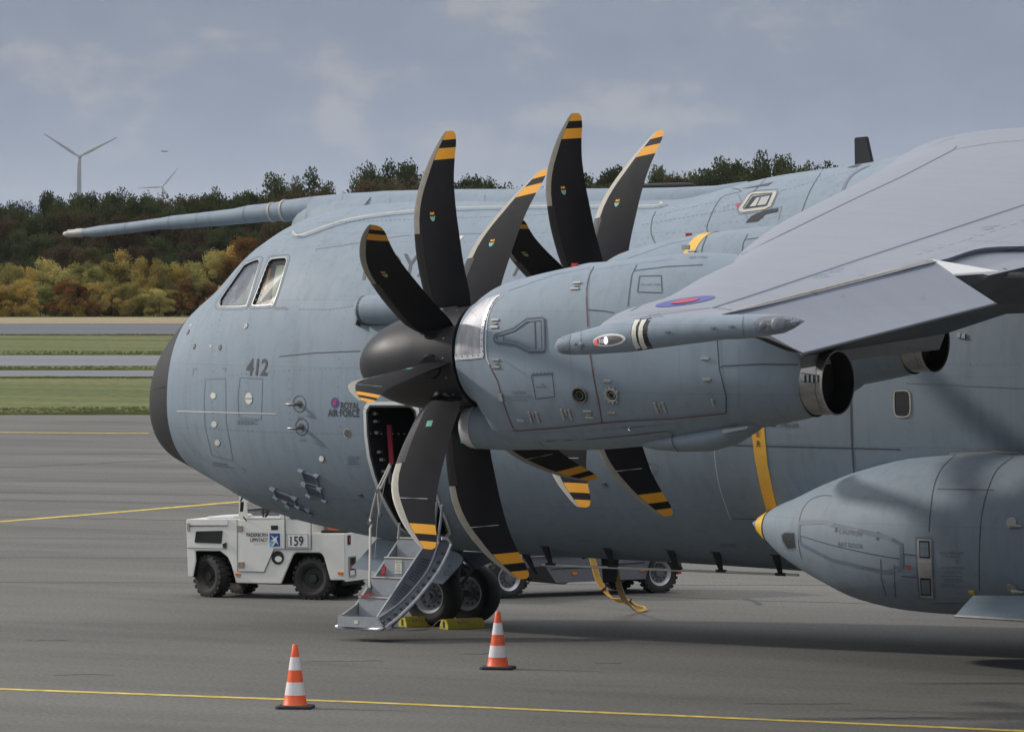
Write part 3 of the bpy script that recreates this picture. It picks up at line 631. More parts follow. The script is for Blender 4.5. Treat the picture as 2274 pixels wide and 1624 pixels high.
for (u, v) in [(823, 918), (824, 935), (826, 960), (832, 1003), (842, 1046), (838, 1020), (870, 1122), (884, 1140), (986, 1170)]:
    p, n = SF0.hit(u, v); q = p - Vector((0, -1, 0)) * 0.09; b = A(); b.obox(q + Vector((0.02, 0, 0)), (0.03, 0, 0), (0, 0.03, 0), (0, 0, 0.018)); P_(b, 'door_catch', M['heat'], fus)
b = A(); p1, p2 = at(966, 1104, Y=-2.2), at(984, 1152, Y=-1.95)
b.tube([at(970, 1114, Y=-2.25), at(966, 1150, Y=-2.2), at(964, 1196, Y=-2.1)], 0.02, 8); b.tube([at(982, 1120, Y=-2.15), at(979, 1150, Y=-2.1), at(972, 1200, Y=-2.1)], 0.02, 8); P_(b, 'stair_hinge_arm', M['stair'], fus, smooth=True)

# probe fairing on the roof and the probe
b = A(); rings = []
for (u, vt, hw, hb) in [(607, 449, .17, .36), (640, 444, .19, .42), (700, 437, .30, .62), (760, 432, .42, .80), (850, 424, .55, .80), (1000, 420, .62, .75), (1200, 419, .60, .72), (1400, 418, .50, .62), (1500, 416, .38, .5), (1590, 412, .22, .4), (1660, 402, .05, .2)]:
    t = at(u, vt, Y=0); rings.append([(t.x, hw * math.copysign(abs(math.cos(q)) ** .8, math.cos(q)), t.z - hb + hb * math.sin(q) if math.sin(q) > 0 else t.z - hb + 0.5 * hb * math.sin(q)) for q in [2*math.pi*k/28 for k in range(28)]])
probe_f = None
b.loft(rings[2:]); probe_f = P_(b, 'probe_fairing', M['paint'], fus, smooth=True)
b = A(); pts = []; rad = []
for (u, v, r) in [(186, 516, 8.5), (205, 515, 11), (222, 513, 12), (284, 506, 12.2), (355, 496.5, 12.4), (382, 494, 15), (444, 488.5, 16.2), (520, 481, 17.8), (551, 476, 20), (608, 470.5, 20.6), (640, 467.5, 24), (700, 462, 26.5), (770, 458, 29), (850, 456, 31)]:
    p = at(u, v, Y=0); pts.append(p); rad.append(r / FPX * (p - CAM).dot(dh))
b.tube(pts, rad, 24); P_(b, 'refuelling_probe', M['paint'], fus, smooth=True)
b = A()
for (u, v, r, w) in [(606, 471, 22.5, 1.6), (634, 468, 25.5, 1.8)]:
    p = at(u - w, v, Y=0); q = at(u + w, v - .5, Y=0); k = r / FPX * (p - CAM).dot(dh); b.tube([p, q], k, 24)
P_(b, 'probe_collar', M['cream'], fus, smooth=True)
b = A(); pts = []; rad = []
for (u, v, r) in [(141, 520, 3), (144, 519.5, 5.5), (150, 519, 6.5), (152, 518.6, 8.5), (168, 517.4, 8.5), (169, 517.3, 9.6), (178, 516.6, 9.6), (186, 516.2, 8.8)]:
    p = at(u, v, Y=0); pts.append(p); rad.append(r / FPX * (p - CAM).dot(dh))
b.tube(pts, rad, 18); P_(b, 'probe_tip', M['steel'], fus, smooth=True)
def ringseam(b, u, v, r, w=0.012):
    p = at(u, v, Y=0); t = (at(u + 20, v - 2, Y=0) - p).normalized(); k = r / FPX * (p - CAM).dot(dh) + 0.003; b.tube([p - t*w/2, p + t*w/2], k, 24, cap=False)
b = A(); [ringseam(b, *q) for q in [(551, 476, 20), (382, 494, 15), (700, 462, 26.5), (284, 506, 12.2), (444, 488.5, 16.2)]]; P_(b, 'probe_seam', M['softline'], fus)
SPF = Skin(probe_f)
b = A()
for (u, a_, c_) in [(760, 434, 500), (868, 424, 490), (1078, 420, 478), (1300, 420, 466)]: SPF.ribbon(b, [(u, a_), (u - 3, (a_ + c_) / 2), (u - 1, c_)], 0.012)
P_(b, 'fairing_seam', M['softline'], fus)
b = A(); SK.ribbon(b, [(654, 518), (657, 525), (674, 526), (723, 508), (773, 493), (837, 482), (912, 474), (1004, 468), (1146, 464.5), (1300, 463.5), (1454, 462.5), (1468, 455)], 0.035, 0.05, sm=True); P_(b, 'fairing_sealant', M['cream'], fus)
b = A(); SK.ribbon(b, [(1454, 462.5), (1500, 450), (1560, 435), (1612, 415)], 0.012, 0.02, sm=True); P_(b, 'fairing_seam', M['softline'], fus)
# saddle under the probe at the windscreen top
b = A(); rings = []
for (u, v, r) in [(655, 492, .09), (680, 486, .22), (720, 478, .34), (780, 470, .48), (850, 462, .55)]:
    p = at(u, v, Y=0); rings.append([(p.x, r * math.cos(q), p.z - 0.18 + 0.4 * math.sin(q)) for q in [2*math.pi*k/20 for k in range(20)]])
b.loft(rings); P_(b, 'probe_saddle', M['paint'], fus, smooth=True)
# roof antennas
b = A(); p = at(1487, 412, Y=0.25); q = at(1425, 413, Y=0.25); e = at(1546, 412, Y=.25)
b.tube([q, at(1515, 411, Y=.25), at(1535, 411, Y=.25), e], [.035, .035, .03, .005], 10); P_(b, 'rod_antenna', M['black'], fus, smooth=True)
b = A(); V = [at(u, v, Y=0.0) for u, v in [(1899, 372), (1898, 306), (1926, 303), (1940, 368)]]
b.prism([(p.x, p.z) for p in V], lambda x, z: Vector((x, -.03, z)), lambda x, z: Vector((x, .03, z))); P_(b, 'blade_antenna', M['black'], fus, bevel=0.012)

# --- seams, hatches, markings on the fuselage
b = A()
L_ = lambda pts, w=0.014, **k: SK.ribbon(b, pts, w, 0.004, **k)
L_([(985, 967), (1240, 976), (1600, 987), (2000, 997)]); L_([(620, 791), (700, 783), (800, 779)])
L_([(1588, 985), (1590, 940)]); L_([(1896, 1052), (1891, 980), (1889, 900), (1890, 780)], 0.028)
L_([(1628, 1150), (1700, 1152)]); L_([(1455, 470), (1447, 490), (1446, 520), (1462, 550), (1480, 566)], sm=True)
L_([(1612, 415), (1645, 425), (1600, 440), (1570, 500), (1575, 520)], sm=True); L_([(1830, 372), (1800, 420), (1780, 470), (1775, 485)], sm=True)
L_([(1700, 397), (1660, 440)], sm=True)
P_(b, 'panel_line', M['line'], fus)
b = A()
for pts in ([(428, 818), (437, 818)], [(430, 818), (428, 834)], [(494, 817), (502, 817)], [(502, 817), (500, 826)]): SK.ribbon(b, pts, 0.012)
SK.ribbon(b, [(456, 841), (501, 840), (502, 935), (517, 1022), (470, 1010), (455, 945), (453, 890)], 0.013, closed=True)
SK.ribbon(b, [(533, 838), (583, 840), (580, 930), (530, 927), (528, 880)], 0.014, closed=True)
SK.ribbon(b, [(440, 1000), (446, 1016), (456, 1020)], 0.012); SK.ribbon(b, [(536, 1036), (546, 1046)], 0.012)
SK.ribbon(b, [(660, 686), (730, 687), (800, 676)], 0.012, dash=True, step=4); SK.ribbon(b, [(700, 553), (760, 545), (860, 528), (910, 522)], 0.010)
SK.ribbon(b, [(1020, 520), (1100, 518), (1180, 516)], 0.008)
for (u0, v0, u1, v1) in [(1420, 500, 1640, 462), (1600, 462, 1990, 352), (1450, 480, 1600, 445), (700, 495, 1400, 470)]: SK.ribbon(b, [(u0, v0), ((u0+u1)/2, (v0+v1)/2), (u1, v1)], 0.010, dash=True, step=5)
SK.ribbon(b, [(1640, 432), (1655, 470), (1660, 490)], .012); SK.ribbon(b, [(2010, 850), (2273, 862)], .008); SK.ribbon(b, [(1700, 880), (1890, 885)], .008, dash=True, step=6)
SK.ribbon(b, [(1745, 930), (1752, 1050), (1790, 1110)], .008, dash=True, step=6)
P_(b, 'faint_panel_line', M['softline'], fus)
b = A(); SK.ribbon(b, [(393, 912), (500, 915), (613, 918)], 0.012, 0.006); SK.ribbon(b, [(1585, 985), (1590, 1040), (1602, 1095), (1622, 1152)], 0.010, 0.006, sm=True); P_(b, 'white_trace_line', M['white'], fus)
# nose hatch fasteners
for (u, v, rx, ry) in [(474, 878, 6, 7), (476, 941, 6, 7), (483, 982, 6, 7), (553, 884, 8, 13)]:
    b = A(); SK.patch(b, ell(u, v, rx, ry, 20), 0.008, cell=5); h_ = P_(b, 'hatch_latch', M['invwhite'], fus)
b = A(); SK.ribbon(b, [(546, 884), (561, 884)], 0.012, 0.012); P_(b, 'latch_slot', M['softline'], fus)
for (u, v) in [(418, 737), (432, 769), (489, 771), (547, 723)]:
    b = A(); p, e, w, n = SK.frame(u, v)
    for k in range(6): q = k * math.pi / 3; c = p + (e*math.cos(q) + w*math.sin(q)) * 0.03 + n * 0.008; b.obox(c, e*0.009, w*0.009, n*0.006)
    b.obox(p + n*0.006, e*0.012, w*0.012, n*0.004); P_(b, 'vane_fitting', M['heat'], fus)
b = A(); SK.patch(b, ell(468, 768, 3, 4, 10), 0.006, cell=4); SK.patch(b, ell(424, 722, 2.5, 3, 10), 0.006, cell=4); P_(b, 'grey_patch', M['steel'], fus)
# air data probes
for (u, v) in [(665, 896), (670, 947)]:
    b = A(); SK.ribbon(b, ell(u, v, 14, 18, 30), 0.012, closed=True); P_(b, 'probe_plate_seam', M['line'], fus)
    b = A(); p, e, w, n = SK.frame(u, v); b.tube([p, p + n*0.12, p + n*0.13 - e*0.03, p + n*0.13 - e*0.13, p + n*0.13 - e*0.16], [0.030, 0.024, 0.020, 0.012, 0.005], 10)
    b.tube([p + n*.001, p + n*0.015], 0.05, 14); P_(b, 'air_data_probe', M['heat'], fus, smooth=True)
b = A()
for (u, v) in [(668, 929), (673, 979)]: SK.text(b, 'HOT', u, v, 5, align='CENTER', wid=.9)
P_(b, 'probe_lettering', M['faint'], fus)
# round ports
for (u, v, rx, ry, m1_, m2_) in [(771, 960.5, 8, 11, 'cream', 'stairdark'), (714, 1017, 7, 8, 'softline', 'plate')]:
    b = A(); SK.patch(b, ell(u, v, rx, ry, 24), 0.005, cell=6); P_(b, 'port_ring', M[m1_], fus)
    b = A(); SK.patch(b, ell(u, v, rx * .78, ry * .8, 24), 0.010, cell=6); P_(b, 'round_port', M[m2_], fus)
# louvred hatches low on the nose
def louvre(cx, cy, w_, h_, ang, lug=True):
    p, e, w, n = SK.frame(cx, cy); c, s = math.cos(ang), math.sin(ang); a = e*c + w*s; d = -e*s + w*c
    b = A()
    for i in (-1, 1): b.obox(p + a*w_*i + n*0.012, a*0.012, d*h_, n*0.012); b.obox(p + d*h_*i + n*0.012, a*w_, d*0.012, n*0.012)
    fr = P_(b, 'louvre_frame', M['softline'], fus); b = A()
    for k in range(6): b.obox(p + d * (h_*0.8) * (k/2.5 - 1) + n*0.008, a*w_*0.85, d*0.012, n*0.008 + d*0.004)
    P_(b, 'louvre', M['stairdark'], fus)
    if lug:
        for i in (-1, 1):
            for j in (-1, 1):
                b = A(); q = p + a*(w_+0.02)*i + d*(h_+0.02)*j + n*0.02; b.obox(q, a*0.045 + n*0.01, d*0.012, n*0.03); P_(b, 'guide_lug', M['paint'], fus)
louvre(690, 1062, .12, .09, -0.15); louvre(699, 1091, .12, .09, -0.15)
louvre(634, 1102, .17, .08, -0.25); louvre(662, 1124, .17, .05, -0.25)
b = A(); SK.patch(b, [(668, 1065), (681, 1066), (678, 1077)], 0.006); P_(b, 'red_triangle', M['rafred'], fus)
b = A(); p = at(526, 1086, Y=-.3); b.tube([at(535, 1078, Y=-.2), p, at(518, 1090, Y=-.3)], [.05, .035, .03], 8); P_(b, 'drain_mast', M['cream'], fus, smooth=True)
b = A(); b.tube([at(541, 1098, Y=0), at(534, 1112, Y=0)], [.02, .012], 6); b.tube([at(950, 1216, Y=-1), at(958, 1224, Y=-1)], [.03, .03], 6); P_(b, 'static_wick', M['black'], fus)
# number and service titles
b = A(); SK.text(b, '412', 546, 832, 36, wid=0.62, slope=0.0, lean=0.10, bold=0.02); P_(b, 'number_lettering', M['ink'], fus)
b = A(); SK.text(b, 'ROYAL', 798, 908, 15.5, wid=0.60, align='RIGHT', bold=0.02, slope=.02); SK.text(b, 'AIR FORCE', 798, 924.5, 15.5, wid=0.64, align='RIGHT', bold=0.02, slope=.02); P_(b, 'service_lettering', M['ink'], fus)
b = A(); SK.text(b, 'ROYAL', 800, 621, 53, wid=0.82, slope=-0.055, lean=.16, bold=0.004); SK.text(b, 'AIR FORCE', 1138, 612, 50, wid=0.78, slope=-0.03, lean=.16, bold=0.004); P_(b, 'large_service_lettering', M['ink'], fus)
b = A(); SK.patch(b, ell(744, 893.5, 9, 12), 0.005, cell=6); P_(b, 'roundel_ring', M['purple'], fus)
b = A(); SK.patch(b, ell(744, 893.5, 4.6, 6), 0.009, cell=4); P_(b, 'roundel_centre', M['rafred'], fus)
# small stencils
random.seed(9)
b = A()
def stencil(b, sk, u, v, w, n, gap=4, h=2.0, slope=0.0):
    for i in range(n):
        x = u; e = u + w * random.uniform(0.6, 1)
        while x < e: l = random.uniform(3, 9); sk.ribbon(b, [(x, v + i*gap + slope*(x-u)), (min(x + l, e), v + i*gap + slope*(x+l-u))], h * 0.0062, 0.006, step=6); x += l + 2.2
stencil(b, SK, 527, 933, 58, 3, 3.5); stencil(b, SK, 772, 1013, 34, 5, 4); stencil(b, SK, 472, 1025, 50, 3, 3.5, slope=.12); stencil(b, SK, 812, 1138, 16, 3, 3.5); stencil(b, SK, 610, 682, 36, 2, 4); stencil(b, SK, 1418, 1047, 20, 2, 4); stencil(b, SK, 1280, 1200, 40, 1, 4, 3)
SK.text(b, 'NO STEP', 1600, 1212, 6)
P_(b, 'stencil_lettering', M['faint'], fus)
# propeller danger band and its words
b = A(); SK.patch(b, [(1654, 860), (1694, 860), (1697, 955), (1704, 1030), (1716, 1090), (1728, 1142), (1728, 1175), (1712, 1170), (1690, 1090), (1676, 1020), (1668, 955)], 0.005, cell=14); P_(b, 'propeller_band', M['bandorange'], fus)
b = A()
for k, ch in enumerate('PROPELLER'): SK.text(b, ch, 1684 - (8-k)*1.2 + 0*k, 991 - (8-k)*23, 14, wid=.75, align='CENTER', bold=.015, off=0.010)
P_(b, 'band_lettering', M['ink'], fus)
b = A(); SK.text(b, 'DANGER', 1731, 948, 9.5, wid=.78, slope=.01, off=.006); SK.patch(b, [(1707, 943), (1713, 939), (1713, 942), (1723, 942.5), (1723, 946), (1713, 945.5), (1713, 948)], .006, cell=5); P_(b, 'danger_lettering', M['line'], fus)
# cabin window, escape hatch, intakes
b = A(); W3 = [(1986, 870), (1994, 867), (2012, 867), (2019, 873), (2021, 895), (2020, 916), (2012, 924), (1995, 924), (1987, 918), (1985, 895)]
SK.patch(b, W3, 0.006); o_ = P_(b, 'cabin_window', M['cabin'], fus); b = A(); SK.ribbon(b, W3, 0.02, 0.010, True, sm=True); P_(b, 'window_rim', M['cream'], fus)
b = A(); HW = [(1648, 470), (1644, 464), (1664, 434), (1672, 430), (1718, 427), (1720, 431), (1708, 458), (1698, 463)]
SK.ribbon(b, HW, 0.055, 0.010, True); P_(b, 'escape_hatch_frame', M['cream'], fus)
b = A(); SK.patch(b, [(1652, 464), (1671, 437), (1713, 431), (1701, 457)], 0.006); P_(b, 'escape_hatch_glass', M['cabin'], fus)
b = A(); SK.patch(b, [(1664, 460), (1680, 440), (1710, 435), (1700, 455)], 0.009); P_(b, 'hatch_lining', M['steel'], fus)
b = A(); SK.ribbon(b, [(1678, 461), (1690, 436)], 0.02, .012); P_(b, 'hatch_bar', M['line'], fus)
b = A(); SK.ribbon(b, [(1641, 476), (1637, 466), (1662, 429), (1670, 424), (1725, 420), (1727, 427), (1712, 463), (1701, 470)], .012, .005, True); P_(b, 'hatch_seam', M['softline'], fus)
b = A(); SK.patch(b, [(1632, 453), (1645, 451), (1636, 461)], 0.006); P_(b, 'red_triangle', M['rafred'], fus)
b = A(); SK.patch(b, [(1645, 420), (1700, 408), (1717, 404), (1706, 412)], 0.006); SK.patch(b, [(1880, 373), (1900, 366), (1913, 365), (1903, 371)], 0.006); P_(b, 'flush_vent', M['line'], fus)
b = A(); SK.patch(b, [(1655, 495), (1668, 480), (1695, 468), (1728, 463), (1727, 470), (1700, 476), (1682, 492)], 0.006); P_(b, 'air_scoop_mouth', M['cabin'], fus)
b = A(); SK.ribbon(b, [(1735, 459), (1728, 488)], .012); SK.ribbon(b, [(1700, 466), (1735, 459)], .012); P_(b, 'scoop_seam', M['softline'], fus)
b = A(); SK.ribbon(b, [(1869, 432), (1876, 410), (1890, 390), (1912, 376), (1930, 368)], 0.05, 0.006, sm=True); P_(b, 'walkway_band', M['dkline'], fus)
for (u, v) in [(2130, 744), (2140, 746)]:
    b = A(); p, e, w, n = SK.frame(u, v); b.obox(p + n*.012, e*.025, w*.03, n*.012); P_(b, 'fuselage_fitting', M['steel'], fus)
for (u, v) in [(1341, 1073), (1344, 1075), (803, 1100), (800, 1097)]:
    b = A(); p, e, w, n = SK.frame(u, v); b.obox(p + n*.01, e*.025, w*.018, n*.01); P_(b, 'drain_fitting', M['heat'], fus)
b = A(); SK.ribbon(b, ell(1440, 1040, 22, 12), .010, .005, True); P_(b, 'service_panel_seam', M['softline'], fus)
b = A(); SK.patch(b, [(1429, 1034), (1444, 1034), (1450, 1052), (1436, 1052)], .006); P_(b, 'placard', M['invwhite'], fus)
b = A(); p, e, w, n = SK.frame(1021, 527); SK.patch(b, [(1014, 524), (1030, 524), (1021, 534)], .006); P_(b, 'small_triangle', M['white'], fus)
# sensor blister behind the flight deck
b = A(); pts = []; rad = []
p, e, w, n = SK.frame(812, 692)
for (d_, r_) in [(0, .165), (.04, .19), (.15, .20), (.5, .21), (.9, .17), (1.3, .08)]: pts.append(p + e * d_ + n * (.10 - .10 * d_)); rad.append(r_)
b.tube(pts, rad, 20); bl = P_(b, 'sensor_blister', M['paint'], fus, smooth=True)
b = A(); b.tube([p + n*.10 - e*.03, p + n*.10 + e*.01], [.10, .15], 20); P_(b, 'sensor_eye', M['cabin'], fus, smooth=True)
b = A(); b.tube([p + n*.09 + e*.05, p + n*.088 + e*.10], .197, 24, cap=False); P_(b, 'turret_gap', M['line'], fus)
b = A(); SK.ribbon(b, [(797, 716), (812, 720), (850, 719)], .03, .012, sm=True); p2, e2, w2, n2 = SK.frame(803, 695); b.obox(p2 + n2*.04 - w2*.03, e2*.012, w2*.16, n2*.05); P_(b, 'blister_lip', M['stairdark'], fus)
# belly aerial rods
b = A(); p0, p1 = at(1203, 1253, Y=-.9), at(1773, 1275.5, Y=-.9); b.tube([p0, p1], 0.017, 8); rod = P_(b, 'aerial_rod', M['invwhite'], fus, smooth=True)
for (ut, ub, vt, vb) in [(1210, 1223, 1213, 1252), (1348, 1361, 1217, 1256), (1489, 1502, 1222, 1262), (1590, 1601, 1226, 1267), (1722, 1733, 1232, 1274)]:
    b = A(); T_ = SK.hit(ut, vt)[0]; B_ = at(ub, vb, Y=-.9); e = Vector((1, 0, 0))
    b.loft([[T_ + e*a + Vector((0, c, 0)) for a, c in ((-.05, -.02), (.05, -.02), (.05, .02), (-.05, .02))], [B_ + e*a + Vector((0, c, 0)) for a, c in ((-.03, -.012), (.03, -.012), (.03, .012), (-.03, .012))]])
    b.tube([B_ - e*.08, B_ + e*.08], .022, 8); b.obox(T_ + Vector((0, 0, .015)), e*.07, (0, .03, 0), (0, 0, .012)); P_(b, 'aerial_bracket', M['black'], fus)
b = A(); V = [at(u, v, Y=-.4) for u, v in [(1150, 1215), (1170, 1222), (1191, 1273), (1187, 1273)]]; b.prism([(p.x, p.z) for p in V], lambda x, z: Vector((x, -.42, z)), lambda x, z: Vector((x, -.38, z))); P_(b, 'belly_blade_antenna', M['black'], fus)
b = A(); V = [at(u, v, Y=0) for u, v in [(1285, 1226), (1300, 1228), (1300, 1240), (1294, 1240)]]; b.prism([(p.x, p.z) for p in V], lambda x, z: Vector((x, -.02, z)), lambda x, z: Vector((x, .02, z))); P_(b, 'belly_blade_antenna', M['black'], fus)
b = A(); V = [at(u, v, Y=.2) for u, v in [(1335, 1225), (1374, 1228), (1366, 1291), (1340, 1290)]]; b.prism([(p.x, p.z) for p in V], lambda x, z: Vector((x, .18, z)), lambda x, z: Vector((x, .22, z))); P_(b, 'ground_power_hatch', M['black'], fus)
# --- radome seam
SRD = Skin(radome); b = A(); SRD.ribbon(b, [(334, 868), (352, 862), (368, 858), (380, 857)], .010); P_(b, 'radome_seam', M['soot_gap'], radome)
# --- wheel fairing on the port side
WX0 = -1.775; WX = [0, .1, .35, .7, 1.2, 1.8, 2.6, 3.6, 5.0, 9, 12, 14]; WT = [1.735, 1.80, 1.955, 2.09, 2.29, 2.48, 2.64, 2.70, 2.70, 2.7, 2.4, 1.9]; WB = [1.715, 1.61, 1.385, 1.18, .97, .77, .67, .65, .66, .66, .9, 1.5]; WH = [.012, .13, .36, .58, .84, 1.07, 1.28, 1.39, 1.42, 1.42, 1.0, .3]
def wsec(X, n=64):
    x = X - WX0; zt, zb, hw = interp(x, WX, WT), interp(x, WX, WB), interp(x, WX, WH); yc = interp(x, [0, .35, 1.2, 3], [-2.50, -2.40, -2.456, -2.69])
    return [(X, yc + hw * math.cos(q), (zt+zb)/2 + (zt-zb)/2 * math.sin(q)) for q in [2*math.pi*k/n for k in range(n)]]
b = A(); b.loft([wsec(WX0 + .003)] + [wsec(WX0 + 2.0 * (i/30) ** 1.6) for i in range(1, 31)] + [wsec(WX0 + 2.0 + .25*i) for i in range(1, 49)]); spon = P_(b, 'wheel_fairing', M['paint'], smooth=True)
SS = Skin(spon)
def D_(name, m, fn, parent): b = A(); fn(b); return P_(b, name, m, parent)
b = A(); rr = []
for t_ in (.11, .15, .19, .225, .26):
    r0 = wsec(WX0 + t_); cy_ = sum(q[1] for q in r0) / len(r0); cz_ = sum(q[2] for q in r0) / len(r0); rr.append([(q[0], q[1] + (q[1] - cy_) * .03 / max(.1, WX0 * 0 + t_ * 2), q[2] + (q[2] - cz_) * .03 / max(.1, t_ * 2)) for q in r0])
b.loft(rr, cap=False); P_(b, 'propeller_band', M['yellow'], spon, smooth=True)
def lens(b): SS.patch(b, [(1733, 1186), (1740, 1180), (1752, 1178), (1765, 1181), (1768, 1188), (1768, 1219), (1762, 1222), (1747, 1220), (1742, 1215), (1735, 1200)], .006)
D_('landing_light_lens', M['glass'], lens, spon); D_('lens_backing', M['cabin'], lambda b: SS.patch(b, [(1736, 1187), (1743, 1182), (1763, 1183), (1766, 1215), (1749, 1217), (1738, 1200)], .003), spon)
def sp_lines(b):
    for pts in ([(1847, 1100), (1822, 1100), (1795, 1112), (1778, 1140), (1772, 1180), (1774, 1215), (1780, 1240)], [(2120, 1010), (2090, 1040), (2073, 1080), (2066, 1130), (2062, 1180), (2062, 1270), (2066, 1330), (2074, 1358)][:5],
                [(2250, 1013), (2215, 1040), (2195, 1080), (2180, 1140), (2174, 1220), (2174, 1310)], [(2082, 1085), (2206, 1087)], [(1772, 1187), (1850, 1210), (1940, 1230), (2000, 1240)], [(1985, 1252), (1980, 1290), (1990, 1325)][:1] + [(1986, 1290), (1988, 1325)],
                [(1955, 1240), (1957, 1290), (1967, 1320)][:1] + [(1956, 1280), (1967, 1322)], [(2000, 1228), (2034, 1232)], [(2000, 1278), (2034, 1280)], [(2072, 1338), (2150, 1338)]): SS.ribbon(b, pts, .012, .004, sm=len(pts) > 3)
    for (u, v) in [(1858, 1162), (1950, 1180)]: SS.ribbon(b, [(u, v), (u - 2, v + 18)], .05, .004)
D_('panel_line', M['line'], sp_lines, spon)
RD = [(1774, 1160), (1832, 1158), (1845, 1163), (1950, 1187), (1974, 1193), (2001, 1208), (2001, 1258), (1975, 1268), (1960, 1268), (1845, 1242), (1778, 1207), (1774, 1190)]
D_('ram_turbine_door_band', M['dkline'], lambda b: SS.ribbon(b, RD, .055, .005, True), spon)
D_('door_lettering', M['faint'], lambda b: (SS.text(b, 'CAUTION', 1862, 1183, 10, wid=.8, slope=.14, off=.007), SS.text(b, 'RAT DOOR', 1860, 1211, 10, wid=.75, slope=.1, off=.007)), spon)
D_('louvre_frame', M['steel'], lambda b: SS.patch(b, [(2036, 1195), (2068, 1197), (2069, 1260), (2072, 1326), (2044, 1324), (2038, 1260)], .008, cell=12), spon)
for v0 in (1199, 1281):
    D_('frame_shadow_gap', M['soot_gap'], lambda b: SS.patch(b, [(2041 + (v0-1199)*.03, v0), (2064 + (v0-1199)*.03, v0+1), (2065 + (v0-1199)*.03, v0 + 39), (2042 + (v0-1199)*.03, v0 + 38)], .011, cell=10), spon)
    D_('outlet_flap', M['softline'], lambda b: SS.patch(b, [(2043 + (v0-1199)*.03, v0+4), (2062 + (v0-1199)*.03, v0+4), (2063 + (v0-1199)*.03, v0 + 35), (2044 + (v0-1199)*.03, v0 + 35)], .014, cell=10), spon)
D_('louvre_seam', M['dkline'], lambda b: SS.ribbon(b, [(2033, 1192), (2070, 1193), (2072, 1260), (2076, 1330), (2041, 1328), (2035, 1260)], .012, .006, True), spon)
D_('red_triangle', M['rafred'], lambda b: SS.patch(b, [(2010, 1254), (2023, 1254), (2016.5, 1266)], .006, cell=6), spon)
D_('tyre_pressure_lettering', M['faint'], lambda b: (SS.text(b, 'MAIN LANDING GEAR', 2087, 1229, 5.2, wid=.72, off=.006), SS.text(b, 'TYRE PRESSURE', 2094, 1237, 5.2, wid=.72, off=.006), SS.text(b, 'X', 2119, 1251, 11, off=.006),
   SS.text(b, 'INFLATE TYRES WITH', 2089, 1262, 5.2, wid=.72, off=.006), SS.text(b, 'NITROGEN ONLY', 2094, 1271, 5.2, wid=.72, off=.006), stencil(b, SS, 2087, 1278, 76, 1), stencil(b, SS, 2095, 1284, 56, 2, 5), stencil(b, SS, 2089, 1296, 46, 2, 5)), spon)
for v0 in (1160, 1303):
    b = A(); p, e, w, n = SS.frame(2246, v0); b.tube([p, p + n*.02], .07, 18); b.tube([p + n*.03 + w*-.04, p + n*.03 - w*.05 + e*.16], [.035, .014], 8); P_(b, 'jacking_handle', M['steel'], spon, smooth=True)
b = A(); p, e, w, n = SS.frame(2158, 1313); b.obox(p + n*.01, e*.035, w*.03, n*.01); P_(b, 'earthing_point', M['yellow'], spon)
D_('sealant_edge', M['cream'], lambda b: SK.ribbon(b, [(1905, 1047), (1960, 1032), (2040, 1017), (2110, 1011)], .03, .03), fus)
D_('hatch_hinge_line', M['cream'], lambda b: SK.ribbon(b, [(2110, 1010), (2112, 1005), (2195, 1003), (2205, 1000), (2262, 1003), (2273, 1010)], .02, .03), fus)
# open main gear door
b = A(); V = [at(u, v, Y=y) for u, v, y in [(2121, 1364, -4.55), (2160, 1321, -4.05), (2330, 1321, -4.05), (2330, 1377, -4.6)]]
b.add([p for p in V] + [p - Vector((0, 0, .035)) for p in V], [(0, 1, 2, 3), (7, 6, 5, 4), (0, 3, 7, 4), (0, 4, 5, 1), (1, 5, 6, 2), (2, 6, 7, 3)]); gd = P_(b, 'main_gear_door', M['paint'])
b = A(); b.tube([V[0] + Vector((0, -.01, -.015)), V[3] + Vector((0, -.01, -.015))], .02, 8); P_(b, 'door_edge_strip', M['steel'], gd)
SGD = Skin(gd); D_('step_lettering', M['ink'], lambda b: SGD.text(b, 'NO STEP', 2176, 1357, 7, wid=1.1, off=.005), gd)

# main wheels behind the door line, out of the frame to the right
for i, X in enumerate((4.2, 5.9, 7.6)):
    for Y in (-3.3, -2.6, 2.6, 3.3):
        b = A(); b.lathe([(-.2, .3), (-.22, .5), (-.15, .66), (0, .7), (.15, .66), (.22, .5), (.2, .3)], (X, Y, .7), 'y', 28); b.lathe([(-.12, 0.01), (-.12, .31), (.12, .31), (.12, .01)], (X, Y, .7), 'y', 20); P_(b, 'main_wheel', M['tyre'], smooth=True)

# rows of rivets
def rivet_row(b, fn, pts, m_=0, sz=.010):
    for (p, n) in pts:
        t = Vector((1, 0, 0)); t = (t - n * t.dot(n)).normalized() * sz; w = n.cross(t); b.add([p - t - w, p + t - w, p + t + w, p - t + w], [(0, 1, 2, 3)], m_)
M['rivet'] = mat('rivet_heads', (0.17, 0.21, 0.255), .5)
b = A(); dl = 0.16
def near(p):
    q, n, i, d = SF0.b.find_nearest(Vector(p)); return q + n * .004, n
xs_ = [-11.9, -11.2, -10.4, -9.5, -8.55, -6.6, -5.7, -4.8, -3.9, -3.0, -2.1, -1.2, -.3, .6, 1.5, 2.4]
for X in xs_:
    sec = [Vector(p) for p in fsec(X, n=150) if p[1] < .2]
    rivet_row(b, None, [near(p) for p in sec[::1]], sz=.008)
for k in (5, 14, 23, 32, 40, 58, 66):
    for i in range(150):
        X = -11.8 + i * .1; sec = fsec(X, n=150); p = sec[40 + k]
        rivet_row(b, None, [near(p)], sz=.007)
r_ = P_(b, 'rivet_rows', M['rivet'], fus); r_['kind'] = 'stuff'

